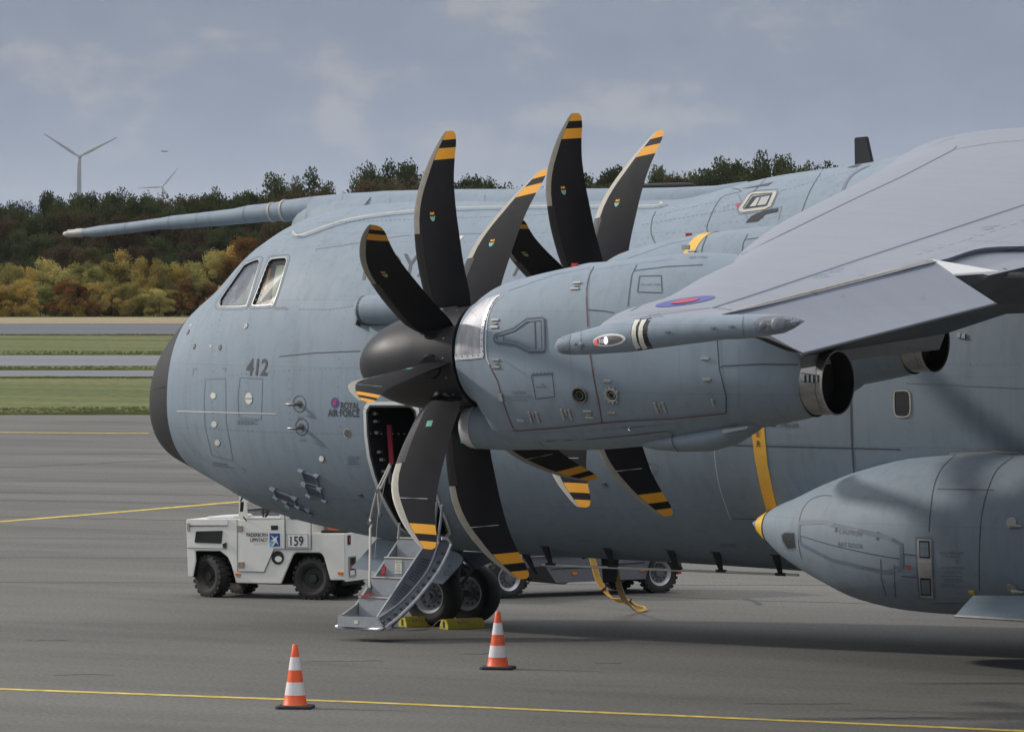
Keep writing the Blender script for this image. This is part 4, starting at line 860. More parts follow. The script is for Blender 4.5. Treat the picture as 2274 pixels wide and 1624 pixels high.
# ------------------------------------------------------------------ wing
# stations: Y, X of leading edge, crest X, crest Z, trailing X, trailing Z, belly Z
WS = [(-21.15, 8.0, 8.75, 4.63, 9.30, 4.67, 4.47), (-20.9, 7.9, 8.6, 4.69, 9.29, 4.71, 4.48), (-20.4, 7.74, 8.4, 4.79, 9.26, 4.755, 4.49), (-19.7, 7.62, 8.3, 4.885, 9.2, 4.82, 4.44), (-18.0, 7.0, 7.6, 5.105, 9.06, 5.00, 4.42), (-16.3, 6.35, 6.95, 5.28, 8.93, 5.19, 4.42),
      (-14.2, 5.2, 6.0, 5.51, 8.5, 5.34, 4.42), (-11.3, 3.8, 5.0, 5.82, 8.5, 5.36, 4.55), (-8.5, 2.75, 4.0, 6.12, 8.4, 5.6, 4.9), (-5.6, 1.65, 3.0, 6.45, 8.3, 5.85, 5.2), (-2.6, .5, 2.0, 6.82, 8.2, 6.1, 5.5), (0, -.3, 1.6, 6.92, 8.1, 6.2, 5.6)]
def wing_sec(Y, xl, xc, zc, xt, zt, zb):
    zl = zc - (zc - zb) * .42; o = []
    for k in range(9):            # LE -> crest
        t = k / 8 * math.pi / 2; o.append((xc - (xc - xl) * math.cos(t), Y, zl + (zc - zl) * math.sin(t)))
    n = 12
    for k in range(1, n + 1):
        t = k / n; z = zc + (zt - zc) * (t ** 1.7 * .6 + t * t * .4); o.append((xc + (xt - xc) * t, Y, z))
    xb = xc + .15
    for k in range(1, n + 1):
        t = 1 - k / n; o.append((xb + (xt - xb) * t, Y, zb + (zt - .03 - zb) * (t ** 1.3)))
    for k in range(1, 8):
        t = k / 8 * math.pi / 2; o.append((xb - (xb - xl) * math.sin(t), Y, zl - (zl - zb) * math.cos(t)))
    return o
def wing_at(Y):
    ys = [w[0] for w in WS]; return (Y,) + tuple(interp(Y, ys, [w[k] for w in WS]) for k in range(1, 7))
ysl = [-21.15 + .8 * i / 10 for i in range(10)] + [-20.35 + i * (20.35 / 60) for i in range(61)]
b = A(); b.loft([wing_sec(*wing_at(y)) for y in ysl]); wing = P_(b, 'wing', M['wingpaint'], smooth=True, sharp=28)
b = A(); b.loft([[(x, -y, z) for x, y, z in wing_sec(*wing_at(yy))] for yy in ysl[::4]]); wing2 = P_(b, 'wing', M['wingpaint'], smooth=True, sharp=28)
SW = Skin(wing)
# aileron, drooped
b = A()
h0, h1 = at(1620, 694, Y=-20.75), at(2068, 580, Y=-16.3); t0, t1 = at(1780, 783, Y=-20.75), at(2210, 672, Y=-16.3)
nu = Vector((-.35, 0, -1)) * .10
b.loft([[h0, t0, t0 + Vector((0, 0, -.02)), h0 + nu], [h1, t1, t1 + Vector((0, 0, -.02)), h1 + nu]]); ail = P_(b, 'aileron', M['wingpaint'])
b = A(); b.tube([t0 + Vector((.005, 0, -.01)), t1 + Vector((.005, 0, -.01))], .014, 6); P_(b, 'aileron_edge', M['line'], ail)
SA = Skin(ail)
b = A(); SA.ribbon(b, [(1640, 697), (2080, 586)], .01, .004); P_(b, 'aileron_seam', M['dkline'], ail)
b = A(); b.tube([h0 + Vector((0, 0, .004)), h1 + Vector((0, 0, .004))], .016, 6); P_(b, 'hinge_sealant', M['cream'], wing)
b = A(); 
for (u, v) in [(1869, 654), (2046, 658)]: SA.ribbon(b, [(u, v), (u + 6, v + 1.5)], .02, .006)
P_(b, 'aileron_fastener', M['dkline'], ail)
# end plate between aileron and flap, inner flap
f0 = at(2065, 578, Y=-16.3); f1 = at(2217, 601, Y=-15.8); f2 = at(2115, 608, Y=-16.25); f3 = at(2290, 600, Y=-13.6)
b = A(); V = [f0 + Vector((.02, 0, .012)), f1, f2]; b.add(V + [p - Vector((0, 0, .02)) for p in V], [(0, 1, 2), (5, 4, 3), (0, 3, 4, 1), (1, 4, 5, 2), (2, 5, 3, 0)]); P_(b, 'flap_end_plate', M['plate'], wing)
b = A(); rings = []
for Y in (-15.9, -14.2, -11.3, -8.5, -5.6, -2.7):
    w = wing_at(Y); X, z = w[4], w[5]
    rings.append([(X - .9, Y, z + .02), (X - .3, Y, z + .0), (X + .45, Y, z - .18), (X + .44, Y, z - .20), (X - .4, Y, z - .62), (X - 1.2, Y, z - .75)])
b.loft(rings); b.m = [0 if i % 6 in (0, 1) and i < 30 else 1 for i in range(len(b.f))]; flap = P_(b, 'flap', [M['wingpaint'], M['undershade']])  # lower faces coloured dark to stand for shade
b = A(); b.tube([at(2228, 606, Y=-15.2), at(2300, 608, Y=-13.8)], .05, 10); P_(b, 'flap_track_tube', M['heat'], wing, smooth=True)
# markings and seams on the wing top
b = A()
for pts, w in (([(1583, 683), (1700, 645), (1900, 578), (2100, 512), (2290, 449)], .03), ([(1400, 690), (1550, 613), (1700, 538), (1900, 440), (2000, 393), (2118, 332), (2200, 318), (2290, 310)], .02), ([(2118, 332), (2122, 325)], .02)):
    SW.ribbon(b, pts, w, .005, step=14)
P_(b, 'walkway_line', M['dkline'], wing)
b = A()
for pts in ([(2136, 533), (2250, 540), (2290, 545)], [(2140, 583), (2200, 566), (2290, 542)], [(1310, 730), (1450, 700), (1583, 683), (1640, 690)], [(2060, 326), (2118, 306)]): SW.ribbon(b, pts, .012, .005, step=10)
for (u, v) in [(1712, 678), (1800, 650), (1905, 610), (2046, 555), (2082, 545), (2155, 521), (2187, 510), (2262, 488)]: SW.ribbon(b, [(u, v), (u + 15, v + 1)], .012, .006)
P_(b, 'wing_seam', M['line'], wing)
b = A(); SW.ribbon(b, [(2023, 569), (2150, 530), (2290, 484)], .012, .005, dash=True, step=12); SW.ribbon(b, [(1640, 688), (1850, 634), (2060, 576)], .012, .005); P_(b, 'wing_sealant', M['cream'], wing)
b = A(); [stencil(b, SW, u, v, 40, 2, 5, 3, slope=-.1) for (u, v) in [(1805, 612), (2180, 505), (1440, 700), (1840, 600)]]; P_(b, 'wing_stencil', M['dkline'], wing)
b = A(); SW.patch(b, ell(1521, 669.5, 67, 7.5, 36, R(-8.5)), .005, cell=12); P_(b, 'roundel_ring', M['purple'], wing)
b = A(); SW.patch(b, ell(1521, 669.5, 32, 4.0, 30, R(-8.5)), .010, cell=8); P_(b, 'roundel_centre', M['rafred'], wing)
# wing tip pod
b = A(); pod = [(1235.5, 766, 768), (1237, 759, 776), (1243, 751, 783), (1252, 746, 786), (1270, 740, 787.5), (1300, 732, 787), (1340, 721, 785), (1400, 709, 781), (1470, 703, 771), (1550, 700, 761), (1620, 698, 752), (1660, 697, 749), (1700, 697, 746), (1735, 698, 740), (1760, 703, 730), (1775, 708, 720), (1786, 711, 713)]
rings = []
for (u, vt, vb) in pod:
    T_, B_ = at(u, vt, Y=-21.2), at(u, vb, Y=-21.2); zc, r = (T_.z + B_.z) / 2, (T_.z - B_.z) / 2
    rings.append([(T_.x, -21.2 + min(r, .165) * 1.02 * math.cos(q), zc + r * math.sin(q)) for q in [2*math.pi*k/28 for k in range(28)]])
b.loft(rings); tip = P_(b, 'wing_tip_pod', M['paint'], wing, smooth=True)
ST = Skin(tip)
D_('pod_cap', M['softline'], lambda b: ST.patch(b, [(1236.5, 767), (1239, 757), (1245, 751), (1254, 747), (1268, 742), (1264, 760), (1268, 786), (1252, 785), (1242, 781)], .004, cell=6), wing)
D_('pod_nose_band', M['softline'], lambda b: [ST.ribbon(b, [(1290, 736), (1290, 760), (1293, 786)], .012), ST.ribbon(b, [(1650, 698), (1648, 720), (1652, 748)], .012)], wing)
D_('recognition_band', M['black'], lambda b: ST.patch(b, [(1412, 709), (1447, 706), (1438, 722), (1436, 740), (1441, 757), (1450, 772), (1415, 778), (1404, 760), (1400, 740), (1403, 722)], .004, cell=8), wing)
for x0 in (1411, 1426):
    D_('white_band', M['invwhite'], lambda b: ST.patch(b, [(x0 - 1, 711), (x0 + 10, 709.5), (x0 + 2, 725), (x0 + 1, 742), (x0 + 5, 760), (x0 + 12, 771), (x0 + 1, 774), (x0 - 6, 760), (x0 - 9, 742), (x0 - 7, 725)], .008, cell=6), wing)
D_('light_bezel', M['plate'], lambda b: ST.patch(b, ell(1353, 754.5, 36.5, 13.5, 30, R(-6)), .006, cell=7), wing)
D_('light_housing', M['heat'], lambda b: ST.patch(b, ell(1353, 754.5, 30, 9.5, 30, R(-6)), .010, cell=6), wing)
M['strobe'] = mat('strobe_lit', (.7, .75, 1), .3, emit=(.55, .6, 1.0), es=3.0); M['navred'] = mat('red_light_lit', (.6, .1, .12), .3, emit=(1, .12, .18), es=.5)
for (u, v, rx, ry, m_, nm) in [(1346.5, 755, 4, 7.5, 'strobe', 'strobe_light'), (1324.5, 759.5, 4, 6, 'navred', 'navigation_light')]: D_(nm, M[m_], lambda b: ST.patch(b, ell(u, v, rx, ry, 14), .016, cell=4), wing)
D_('light_grid', M['plate'], lambda b: [ST.patch(b, [(1331 + 4*i, 752), (1333.5 + 4*i, 752), (1333.5 + 4*i, 761), (1331 + 4*i, 761)], .014, cell=4) for i in range(3)], wing)
M['blister'] = mat('blister_grey', (.175, .185, .215), .45)
D_('sensor_plate', M['blister'], lambda b: ST.patch(b, [(1672, 718), (1690, 704), (1730, 700), (1762, 705), (1783, 712), (1765, 726), (1740, 738), (1700, 741), (1678, 736)], .006, cell=7), wing)
for (u, v, r) in [(1728, 718.5, 17), (1693, 722, 8), (1760, 718, 7), (1748, 710, 3.5), (1704, 732, 3.5), (1291, 765, 6.5), (1277, 763, 3.5)]:
    b = A(); p, e, w, n = ST.frame(u, v); rr = r * .0043
    b.lathe([(0, 1), (.25, .97), (.5, .83), (.65, .55), (.7, .05)], (0, 0, 0), 'z', 20); b.v = [p + e * q.x * rr + w * q.y * rr + n * q.z * rr for q in b.v]; P_(b, 'sensor_dome', M['blister'], wing, smooth=True)
for (u, v) in [(1482, 736), (1582, 727), (1623, 724)]:
    b = A(); p, e, w, n = ST.frame(u, v); b.obox(p + n*.008, e*.022, w*.008, n*.008); b.tube([p + n*.012, p + n*.012 + e*.055], .003, 5); P_(b, 'static_fitting', M['dkline'], wing)
b = A(); V = [at(u, v, Y=-21.0) for u, v in [(1668, 746), (1700, 750), (1760, 775), (1781, 785), (1745, 778)]]; b.prism([(p.x, p.z) for p in V], lambda x, z: Vector((x, -21.0, z)), lambda x, z: Vector((x, -20.95, z))); P_(b, 'tip_gap_dark', M['soot_gap'], wing)  # black sheet painting the dark gap under the pod tail
# heat shield between the engines under the flap
b = A(); V = [at(1776, 792, Y=-12.2), at(1950, 764, Y=-9.2), at(2098, 741, Y=-6.4)]; Lw = [at(1777, 818, Y=-12.2), at(1950, 791, Y=-9.2), at(2085, 776, Y=-6.4)]
bk = Vector((-.02, .04, .03)); n = 3
b.add(V + Lw + [p + bk for p in V] + [p + bk for p in Lw], [(0, 1, 4, 3), (1, 2, 5, 4), (6, 9, 10, 7), (7, 10, 11, 8), (0, 6, 7, 1), (1, 7, 8, 2), (3, 4, 10, 9), (4, 5, 11, 10), (0, 3, 9, 6), (2, 8, 11, 5)]); hs = P_(b, 'heat_shield', M['shield'], wing)
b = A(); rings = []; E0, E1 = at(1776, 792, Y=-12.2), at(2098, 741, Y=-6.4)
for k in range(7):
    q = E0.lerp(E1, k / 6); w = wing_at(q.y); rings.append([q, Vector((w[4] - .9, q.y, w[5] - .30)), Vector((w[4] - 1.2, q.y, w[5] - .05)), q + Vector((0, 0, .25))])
b.loft(rings); P_(b, 'flap_shroud', M['undershade'], wing)  # darkened by colour as underwing shade

# ------------------------------------------------------------------ engines (the outer one is shaped, the inner one is its copy)
EY = -11.3
NX = [-.02, .04, .12, .35, .75, 1.39, 2.1, 3.0, 3.85, 4.38, 4.50]
NT = [4.71, 4.74, 4.80, 4.91, 5.01, 5.126, 5.20, 5.27, 5.20, 4.50, 4.19]
NB = [3.50, 3.47, 3.42, 3.05, 2.985, 2.99, 3.04, 3.15, 3.30, 3.40, 3.43]
NH = [.62, .64, .66, .69, .74, .78, .79, .76, .66, .47, .385]
def nsec(X, n=72, g=0.0):
    zt, zb, hw = interp(X, NX, NT) + g, interp(X, NX, NB) - g, interp(X, NX, NH) + g; zc = interp(X, [0, .4, 2, 4.5], [4.11, 4.15, 4.15, 3.81]); o = []
    for k in range(n):
        q = 2*math.pi*k/n; c, s = math.cos(q), math.sin(q); pw = interp(X, [0, .4, 4.4], [1.0, .88, 1.0])
        c_ = math.copysign(abs(c) ** pw, c); s_ = math.copysign(abs(s) ** pw, s)
        wn = 1.0 - (0.16 * max(0, -s) ** 2 if X > .2 else 0)
        o.append((X, EY + hw * c_ * wn, zc + (zt - zc) * s_ if s_ > 0 else zc + (zc - zb) * s_))
    return o
engs = []
def mk_engine():
    xs = [-.02, .0, .02, .05, .08, .12, .16, .2, .24, .28, .32, .36] + [.42 + i*.08 for i in range(51)]; xs = [x for x in xs if x < 4.5] + [4.50]
    b = A(); b.loft([nsec(x) for x in xs]); nac = P_(b, 'engine_nacelle', M['paint'], plane, smooth=True); SN = Skin(nac)
    def Q(name, m, fn): b = A(); fn(b); return P_(b, name, m, nac)
    # intake under the spinner
    b = A(); rings = []
    for (X, zc, r, ry) in [(-.24, 3.235, .215, .22), (-.235, 3.235, .232, .235), (-.18, 3.235, .25, .25), (-.05, 3.235, .262, .262), (.2, 3.235, .268, .27), (.6, 3.245, .268, .28), (1.2, 3.27, .262, .28), (2.0, 3.32, .24, .26)]:
        rings.append([(X, EY + ry * math.cos(q), zc + r * math.sin(q)) for q in [2*math.pi*k/36 for k in range(36)]])
    b.loft(rings[2:]); P_(b, 'intake_duct', M['paint'], nac, smooth=True)
    b = A(); rl = []
    for (X, r, ry) in [(-.16, .17, .17), (-.22, .19, .19), (-.245, .21, .213), (-.235, .232, .236), (-.19, .252, .255), (-.12, .263, .266), (-.08, .2645, .2665)]: rl.append([(X, EY + ry * math.cos(q), 3.235 + r * math.sin(q)) for q in [2*math.pi*k/36 for k in range(36)]])
    b.loft(rl, cap=False); P_(b, 'intake_lip', M['rim'], nac, smooth=True)
    b = A(); b.loft([[(-.15, EY + .2*math.cos(q), 3.235 + .2*math.sin(q)) for q in [2*math.pi*k/24 for k in range(24)]], [(-.14, EY + .2*math.cos(q), 3.235 + .2*math.sin(q)) for q in [2*math.pi*k/24 for k in range(24)]]]); P_(b, 'intake_mouth', M['soot_gap'], nac)
    # metal bypass panel at the front
    MP = [(1030, 712), (1018, 745), (1013, 775), (1011, 796), (1045, 794), (1075, 791), (1073, 760), (1076, 722), (1087, 686), (1101, 664), (1112, 655), (1100, 656), (1078, 664), (1050, 686)]
    Q('polished_panel', M['chrome'], lambda b: SN.patch(b, MP, .006, cell=6))
    Q('polished_panel_rim', M['rim'], lambda b: (SN.ribbon(b, [(1011, 794), (1045, 792), (1073, 789)], .05, .010), SN.ribbon(b, [(1072, 789), (1070, 760), (1073, 722), (1084, 686), (1098, 664), (1110, 656)], .045, .010, sm=True)))
    Q('panel_screws', M['line'], lambda b: [SN.ribbon(b, [(u, v), (u + 2.2, v)], .014, .014, step=3) for (u, v) in [(1014, 789), (1026, 791), (1038, 790), (1050, 789), (1062, 788), (1072, 780), (1069, 768), (1070, 754), (1070, 740), (1072, 726), (1076, 712), (1081, 698), (1087, 685), (1094, 673)]])
    Q('front_seam', M['white'], lambda b: SN.ribbon(b, [(1116, 655), (1096, 674), (1083, 706), (1079, 750), (1080, 790), (1087, 809)], .012, .006, sm=True))
    b = A(); b.loft([[(-.03, EY + .60*math.cos(q), 4.11 + .60*math.sin(q)) for q in [2*math.pi*k/48 for k in range(48)]], [(.01, EY + .60*math.cos(q), 4.11 + .60*math.sin(q)) for q in [2*math.pi*k/48 for k in range(48)]]]); P_(b, 'spinner_gap', M['soot_gap'], nac)
    Q('red_door_seal', M['redline'], lambda b: (SN.ribbon(b, [(1087, 809), (1095, 827), (1105, 846), (1111, 868), (1119, 896), (1130, 928), (1142, 956), (1240, 949), (1336, 938), (1420, 932), (1500, 928), (1612, 917)], .014, .005), SN.ribbon(b, [(1310, 786), (1319, 841), (1329, 890), (1337, 937)], .014, .005), SN.ribbon(b, [(1302, 638), (1303, 688), (1305, 725)], .014, .005)))
    Q('cowl_seam', M['line'], lambda b: (SN.ribbon(b, [(1318, 592), (1306, 620), (1302, 660), (1303, 688)], .014, .005, sm=True), SN.ribbon(b, [(1303, 687), (1340, 690), (1363, 694)], .012, .005), SN.ribbon(b, [(1414, 588), (1403, 610), (1397, 650), (1394, 680)], .012, .005), SN.ribbon(b, [(1408, 601), (1480, 592), (1560, 588)], .012, .005),
        SN.ribbon(b, [(1592, 750), (1597, 818), (1612, 880), (1612, 917)], .014, .005), SN.ribbon(b, [(1597, 816), (1605, 812), (1690, 808), (1772, 809)], .014, .005), SN.ribbon(b, [(1195, 979), (1290, 975)], .012, .005, dash=True, step=16), SN.ribbon(b, [(1300, 975), (1413, 964), (1480, 956), (1492, 960), (1497, 975)], .012, .005), SN.ribbon(b, [(1195, 979), (1205, 988), (1218, 993)], .012, .005),
        SN.ribbon(b, [(1180, 832), (1226, 829), (1232, 880), (1190, 885)], .012, .005, True), SN.ribbon(b, [(1420, 613), (1468, 612), (1470, 650), (1415, 648)], .012, .005, True)))
    Q('faint_seam', M['softline'], lambda b: (SN.ribbon(b, [(1087, 690), (1082, 735), (1084, 790)], .008, .004, dash=True, step=4), SN.ribbon(b, [(1060, 956), (1100, 957), (1140, 956)], .008, .004, dash=True, step=4), SN.ribbon(b, [(1130, 645), (1230, 610), (1310, 594)], .008, .004), SN.ribbon(b, [(1178, 828), (1228, 826)], .02, .004, dash=True, step=4)))
    NI = [(1098, 747), (1100, 743), (1142, 729), (1171, 708), (1206, 705), (1209, 708), (1211, 776), (1207, 780), (1177, 781), (1145, 765), (1102, 760), (1098, 755)]
    Q('scoop_frame', M['softline'], lambda b: SN.ribbon(b, [(u + (1160-u)*.035, v + (745-v)*.06) for u, v in NI], .045, .014, True)); Q('scoop_edge', M['line'], lambda b: SN.ribbon(b, NI, .014, .016, True))
    Q('scoop_ramp', M['softline'], lambda b: SN.patch(b, [(1118, 750), (1150, 738), (1180, 714), (1201, 712), (1203, 774), (1180, 775), (1150, 758), (1122, 755)], .007, cell=9)); Q('scoop_step', M['line'], lambda b: (SN.ribbon(b, [(1188, 714), (1190, 774)], .016, .012), SN.ribbon(b, [(1118, 744), (1119, 757)], .010, .012)))
    def hinge_h(u, v, w=.12):
        p, e, q, n = SN.frame(u, v); b = A(); 
        for s_ in (-1, 1): b.obox(p + q*.042*s_ + n*.010, e*w*.5, q*.014, n*.008)
        b.obox(p + n*.010 + e*.01, e*w*.28, q*.008, n*.010); P_(b, 'cowl_hinge', M['steel'], nac, bevel=.005)
    def hinge_v(u, v, h=.15):
        p, e, q, n = SN.frame(u, v); b = A()
        for s_ in (-1, 1): b.obox(p + e*.052*s_ + n*.010, e*.016, q*h*.5, n*.008)
        b.obox(p + n*.010 + q*.02, e*.010, q*h*.24, n*.010); P_(b, 'cowl_hinge', M['steel'], nac, bevel=.005)
    for a in [(1099, 718), (1101, 806), (1307, 919), (1279, 635)]: hinge_h(*a)
    for a in [(1186, 925), (1258, 919), (1466, 904)]: hinge_v(*a)
    for (u, v, vert) in [(1156, 933, 0), (1348, 845, 0), (1358, 915, 0), (1565, 795, 0), (1569, 842, 0), (1583, 893, 1)]:
        p, e, q, n = SN.frame(u, v); b = A()
        if vert: b.obox(p + n*.008, e*.012, q*.05, n*.008)
        else: b.obox(p + n*.008, e*.05, q*.013, n*.008)
        P_(b, 'cowl_latch', M['steel'], nac)
    for (u, v, r, m_) in [(1288, 876, .098, 'heat'), (1359, 876, .075, 'steel')]:
        p, e, q, n = SN.frame(u, v); b = A(); prof = [(.004, 1.06), (.03, 1.0), (.03, .86), (.006, .78), (.006, .55), (.02, .52), (.02, .44)]
        b.lathe([(h, rr * r) for h, rr in prof], (0, 0, 0), 'z', 32); b.v = [p + e*k.x + q*k.y + n*k.z for k in b.v]; P_(b, 'exhaust_ring', M[m_], nac, smooth=True)
        b = A(); b.lathe([(.008, r*.98), (.008, .001)], (0, 0, 0), 'z', 24); b.v = [p + e*k.x + q*k.y + n*k.z for k in b.v]; P_(b, 'port_depth', M['soot_gap'], nac)
        if m_ == 'steel':
            b = A()
            for k in range(9): a_ = .5 + k * .6; c = p + (e*math.cos(a_) + q*math.sin(a_)) * r * 1.2; b.obox(c + n*.012, e*.014, q*.014, n*.008)
            P_(b, 'port_lug', M['steel'], nac)
    Q('caution_lettering', M['faint'], lambda b: (SN.text(b, 'CAUTION', 1136, 874, 6.5, wid=.78, off=.006), SN.text(b, 'LOOSE FASTENERS BEFORE', 1124, 882, 4.2, wid=.82, off=.006), SN.text(b, 'DOOR OPENING', 1135, 889, 4.2, wid=.82, off=.006), SN.text(b, 'OIL', 1200, 855, 5, off=.006), stencil(b, SN, 1191, 858, 26, 1), SN.text(b, 'FUEL TANK DRAIN', 1380, 950, 4.2, off=.006, slope=-.04), SN.text(b, 'DO NOT OPEN', 1422, 634, 4.8, off=.006)))
    Q('step_lettering', M['faint'], lambda b: SN.text(b, 'NO STEP', 1530, 574, 5, wid=1.4, off=.008, lean=.4))
    b = A(); p, e, q, n = SN.frame(1113, 881); b.obox(p + n*.012, e*.035, q*.055, n*.010); P_(b, 'drain_cover', M['steel'], nac, bevel=.01)
    b = A(); p, e, q, n = SN.frame(1398, 946); b.tube([p, p + n*.05, p + n*.07 + e*.03], .008, 6); P_(b, 'drain_mast', M['steel'], nac)
    # oil cooler fairing below
    b = A(); rings = []
    for (u, vt, vb, hw) in [(1406, 981, 987, .02), (1412, 975, 993, .10), (1440, 965, 1000, .17), (1500, 955, 1004, .24), (1560, 945, 1002, .26), (1610, 935, 988, .24), (1650, 932, 962, .2), (1670, 935, 948, .1)]:
        T_, B_ = at(u, vt, Y=EY - .25), at(u, vb, Y=EY - .25); rings.append([(T_.x, EY - .05 + hw*math.cos(q_), (T_.z+B_.z)/2 + (T_.z-B_.z)/2*math.sin(q_)) for q_ in [2*math.pi*k/24 for k in range(24)]])
    b.loft(rings); of = P_(b, 'oil_cooler_fairing', M['paint'], nac, smooth=True); SO = Skin(of)
    Q('oil_cooler_seam', M['line'], lambda b: SO.ribbon(b, [(1493, 958), (1492, 975), (1497, 990), (1508, 1003)], .016, .005, sm=True))
    b = A(); V = [at(u, v, Y=EY - .3) for u, v in [(1603, 953), (1660, 946), (1659, 951), (1606, 962)]]; b.prism([(p.x, p.z) for p in V], lambda x, z: Vector((x, EY - .31, z)), lambda x, z: Vector((x, EY - .28, z))); P_(b, 'fairing_bracket', M['steel'], nac)
    # roof bump of the nacelle
    b = A(); rings = []
    for (u, v, r) in [(1277, 596, .05), (1285, 588, .12), (1310, 583, .17), (1340, 581, .17), (1380, 580, .14), (1430, 578, .06)]:
        p = at(u, v, Y=EY + .1); rings.append([(p.x, EY + .1 + r*1.2*math.cos(q_), p.z - .12 + .12*math.sin(q_)) for q_ in [2*math.pi*k/20 for k in range(20)]])
    b.loft(rings); P_(b, 'roof_scoop', M['paint'], nac, smooth=True)
    b = A(); p = at(1276, 590, Y=EY); b.obox(p, (.03, 0, 0), (0, .03, 0), (0, 0, .03)); P_(b, 'scoop_cover', M['red'], nac)
    # exhaust
    c0, c1 = Vector((4.32, EY - .02, 3.81)), Vector((4.80, EY - .03, 3.81)); rings = []
    def ring(c, r, n=40): return [(c.x, c.y + r*math.cos(q_), c.z + r*math.sin(q_)) for q_ in [2*math.pi*k/n for k in range(n)]]
    b = A(); b.loft([ring(c0, .368), ring(c0.lerp(c1, .5), .364), ring(c1, .36), ring(c1 + Vector((0, 0, 0)), .352), ring(c0 + Vector((.2, 0, 0)), .348)], cap=False); ex = P_(b, 'exhaust_pipe', M['exhaust'], nac, smooth=True)
    b = A(); b.loft([ring(Vector((4.503, EY, 3.81)), .392), ring(Vector((4.507, EY, 3.81)), .364)], cap=False); P_(b, 'exhaust_gap', M['soot_gap'], nac)
    b = A(); b.loft([ring(c1 + Vector((-.02, 0, 0)), .3655), ring(c1 + Vector((.004, 0, 0)), .3655), ring(c1 + Vector((.004, 0, 0)), .352)], cap=False); P_(b, 'exhaust_lip', M['shield'], nac)
    b = A(); b.loft([ring(c1 - Vector((.01, 0, 0)), .352), ring(c0 + Vector((.22, 0, 0)), .345)], cap=False); b.loft([ring(c0 + Vector((.22, 0, 0)), .36), ring(c0 + Vector((.215, 0, 0)), .001)], cap=False); P_(b, 'exhaust_bore', M['soot_gap'], nac, smooth=True)
    SE = Skin(ex); Q('exhaust_gap', M['soot_gap'], lambda b: None) if False else None
    b = A()
    for i in range(4): SE.ribbon(b, [(1788 + i*9.5, 832), (1788 + i*9.5, 849)], .022, .006)
    P_(b, 'exhaust_slots', M['soot_gap'], nac)
    b = A(); SE.ribbon(b, [(1778, 828), (1815, 833)], .008, .006); SE.ribbon(b, [(1778, 846), (1815, 851)], .008, .006); SE.ribbon(b, [(1812, 815), (1809, 870), (1822, 910)], .006, .004); P_(b, 'exhaust_seam', M['line'], nac)
    return nac
nac1 = mk_engine()
# ------------------------------------------------------------------ propeller
BR = [.36, .44, .50, .56, .63, .75, .88, 1.0, 1.1, 1.22, 1.35, 1.49, 1.50, 1.66, 1.8, 1.9, 2.0, 2.08, 2.16, 2.25, 2.335, 2.345, 2.40, 2.465, 2.475, 2.52, 2.56, 2.57, 2.61, 2.64, 2.66, 2.67]
def LE(r): return interp(r, [.36, .44, .5, .62, .75, 1.0, 1.22, 1.66, 1.9, 2.08, 2.36, 2.55, 2.64, 2.67], [.08, .03, -.03, -.13, -.205, -.235, -.245, -.21, -.135, -.04, .16, .34, .435, .475])
def TE(r): return interp(r, [.36, .44, .5, .62, .75, 1.0, 1.22, 1.66, 1.9, 2.08, 2.36, 2.55, 2.64, 2.67], [.26, .31, .36, .41, .42, .40, .39, .39, .405, .43, .51, .585, .60, .57])
def blade_mesh():
    CF = [0, .02, .06, .12, .2, .215, .35, .5, .7, .88, 1.0]; V = []; F = []; MI = []
    nC = len(CF); per = 2 * nC - 2
    for r in BR:
        le, te = LE(r), TE(r); c = te - le; th = interp(r, [.36, .5, .9, 1.6, 2.67], [.30, .20, .11, .055, .03]) * c * .5; tw = R(interp(r, [.36, 1.0, 2.0, 2.67], [8, 2, -8, -13])); xm = .12; kx = 1 / (math.cos(tw) + .674 * math.sin(tw))
        prof = lambda t: 4.2 * (t ** .5 * (1 - t) * .62 + t * (1 - t) * .25)
        strip_w = .088 / c if r > 1.495 else .2
        cf = [f if f > .215 or f == 0 else f * min(1, strip_w / .2) for f in CF]
        ring = [(le + c*f, -th*prof(f)) for f in cf] + [(le + c*f, th*prof(f)) for f in cf[-2:0:-1]]
        for (x, y) in ring:
            mid_ = (le + te) / 2; dx = (mid_ - xm) + (x - mid_) * kx; V.append((xm + dx*math.cos(tw) - y*math.sin(tw), -(dx*math.sin(-tw)) * 1 + y*math.cos(tw), r))
    for i in range(len(BR) - 1):
        rm = (BR[i] + BR[i+1]) / 2
        for j in range(per):
            k = (j + 1) % per; F.append((i*per + j, i*per + k, (i+1)*per + k, (i+1)*per + j))
            jj = j if j < nC - 1 else per - 1 - j; cf = CF[jj]
            if cf < .195 and rm > 1.495: m = 1
            elif cf < .21 and rm > 1.495: m = 0
            elif rm > 2.567: m = 2
            elif 2.34 < rm < 2.47: m = 2
            elif rm < 1.495 and cf < .195: m = 3
            else: m = 0
            MI.append(m)
    F.append(tuple(range(per))[::-1]); MI.append(0); F.append(tuple((len(BR)-1)*per + j for j in range(per))); MI.append(0)
    me = bpy.data.meshes.new('blade'); me.from_pydata(V, [], F)
    for m in ('blade', 'erosion', 'stripe', 'bladeroot'): me.materials.append(M[m])
    me.polygons.foreach_set('material_index', MI); me.polygons.foreach_set('use_smooth', [True]*len(F)); me.set_sharp_from_angle(angle=R(50)); return me
BM_ = blade_mesh()
bvb = BVHTree.FromPolygons([v.co for v in BM_.vertices], [tuple(p.vertices) for p in BM_.polygons])
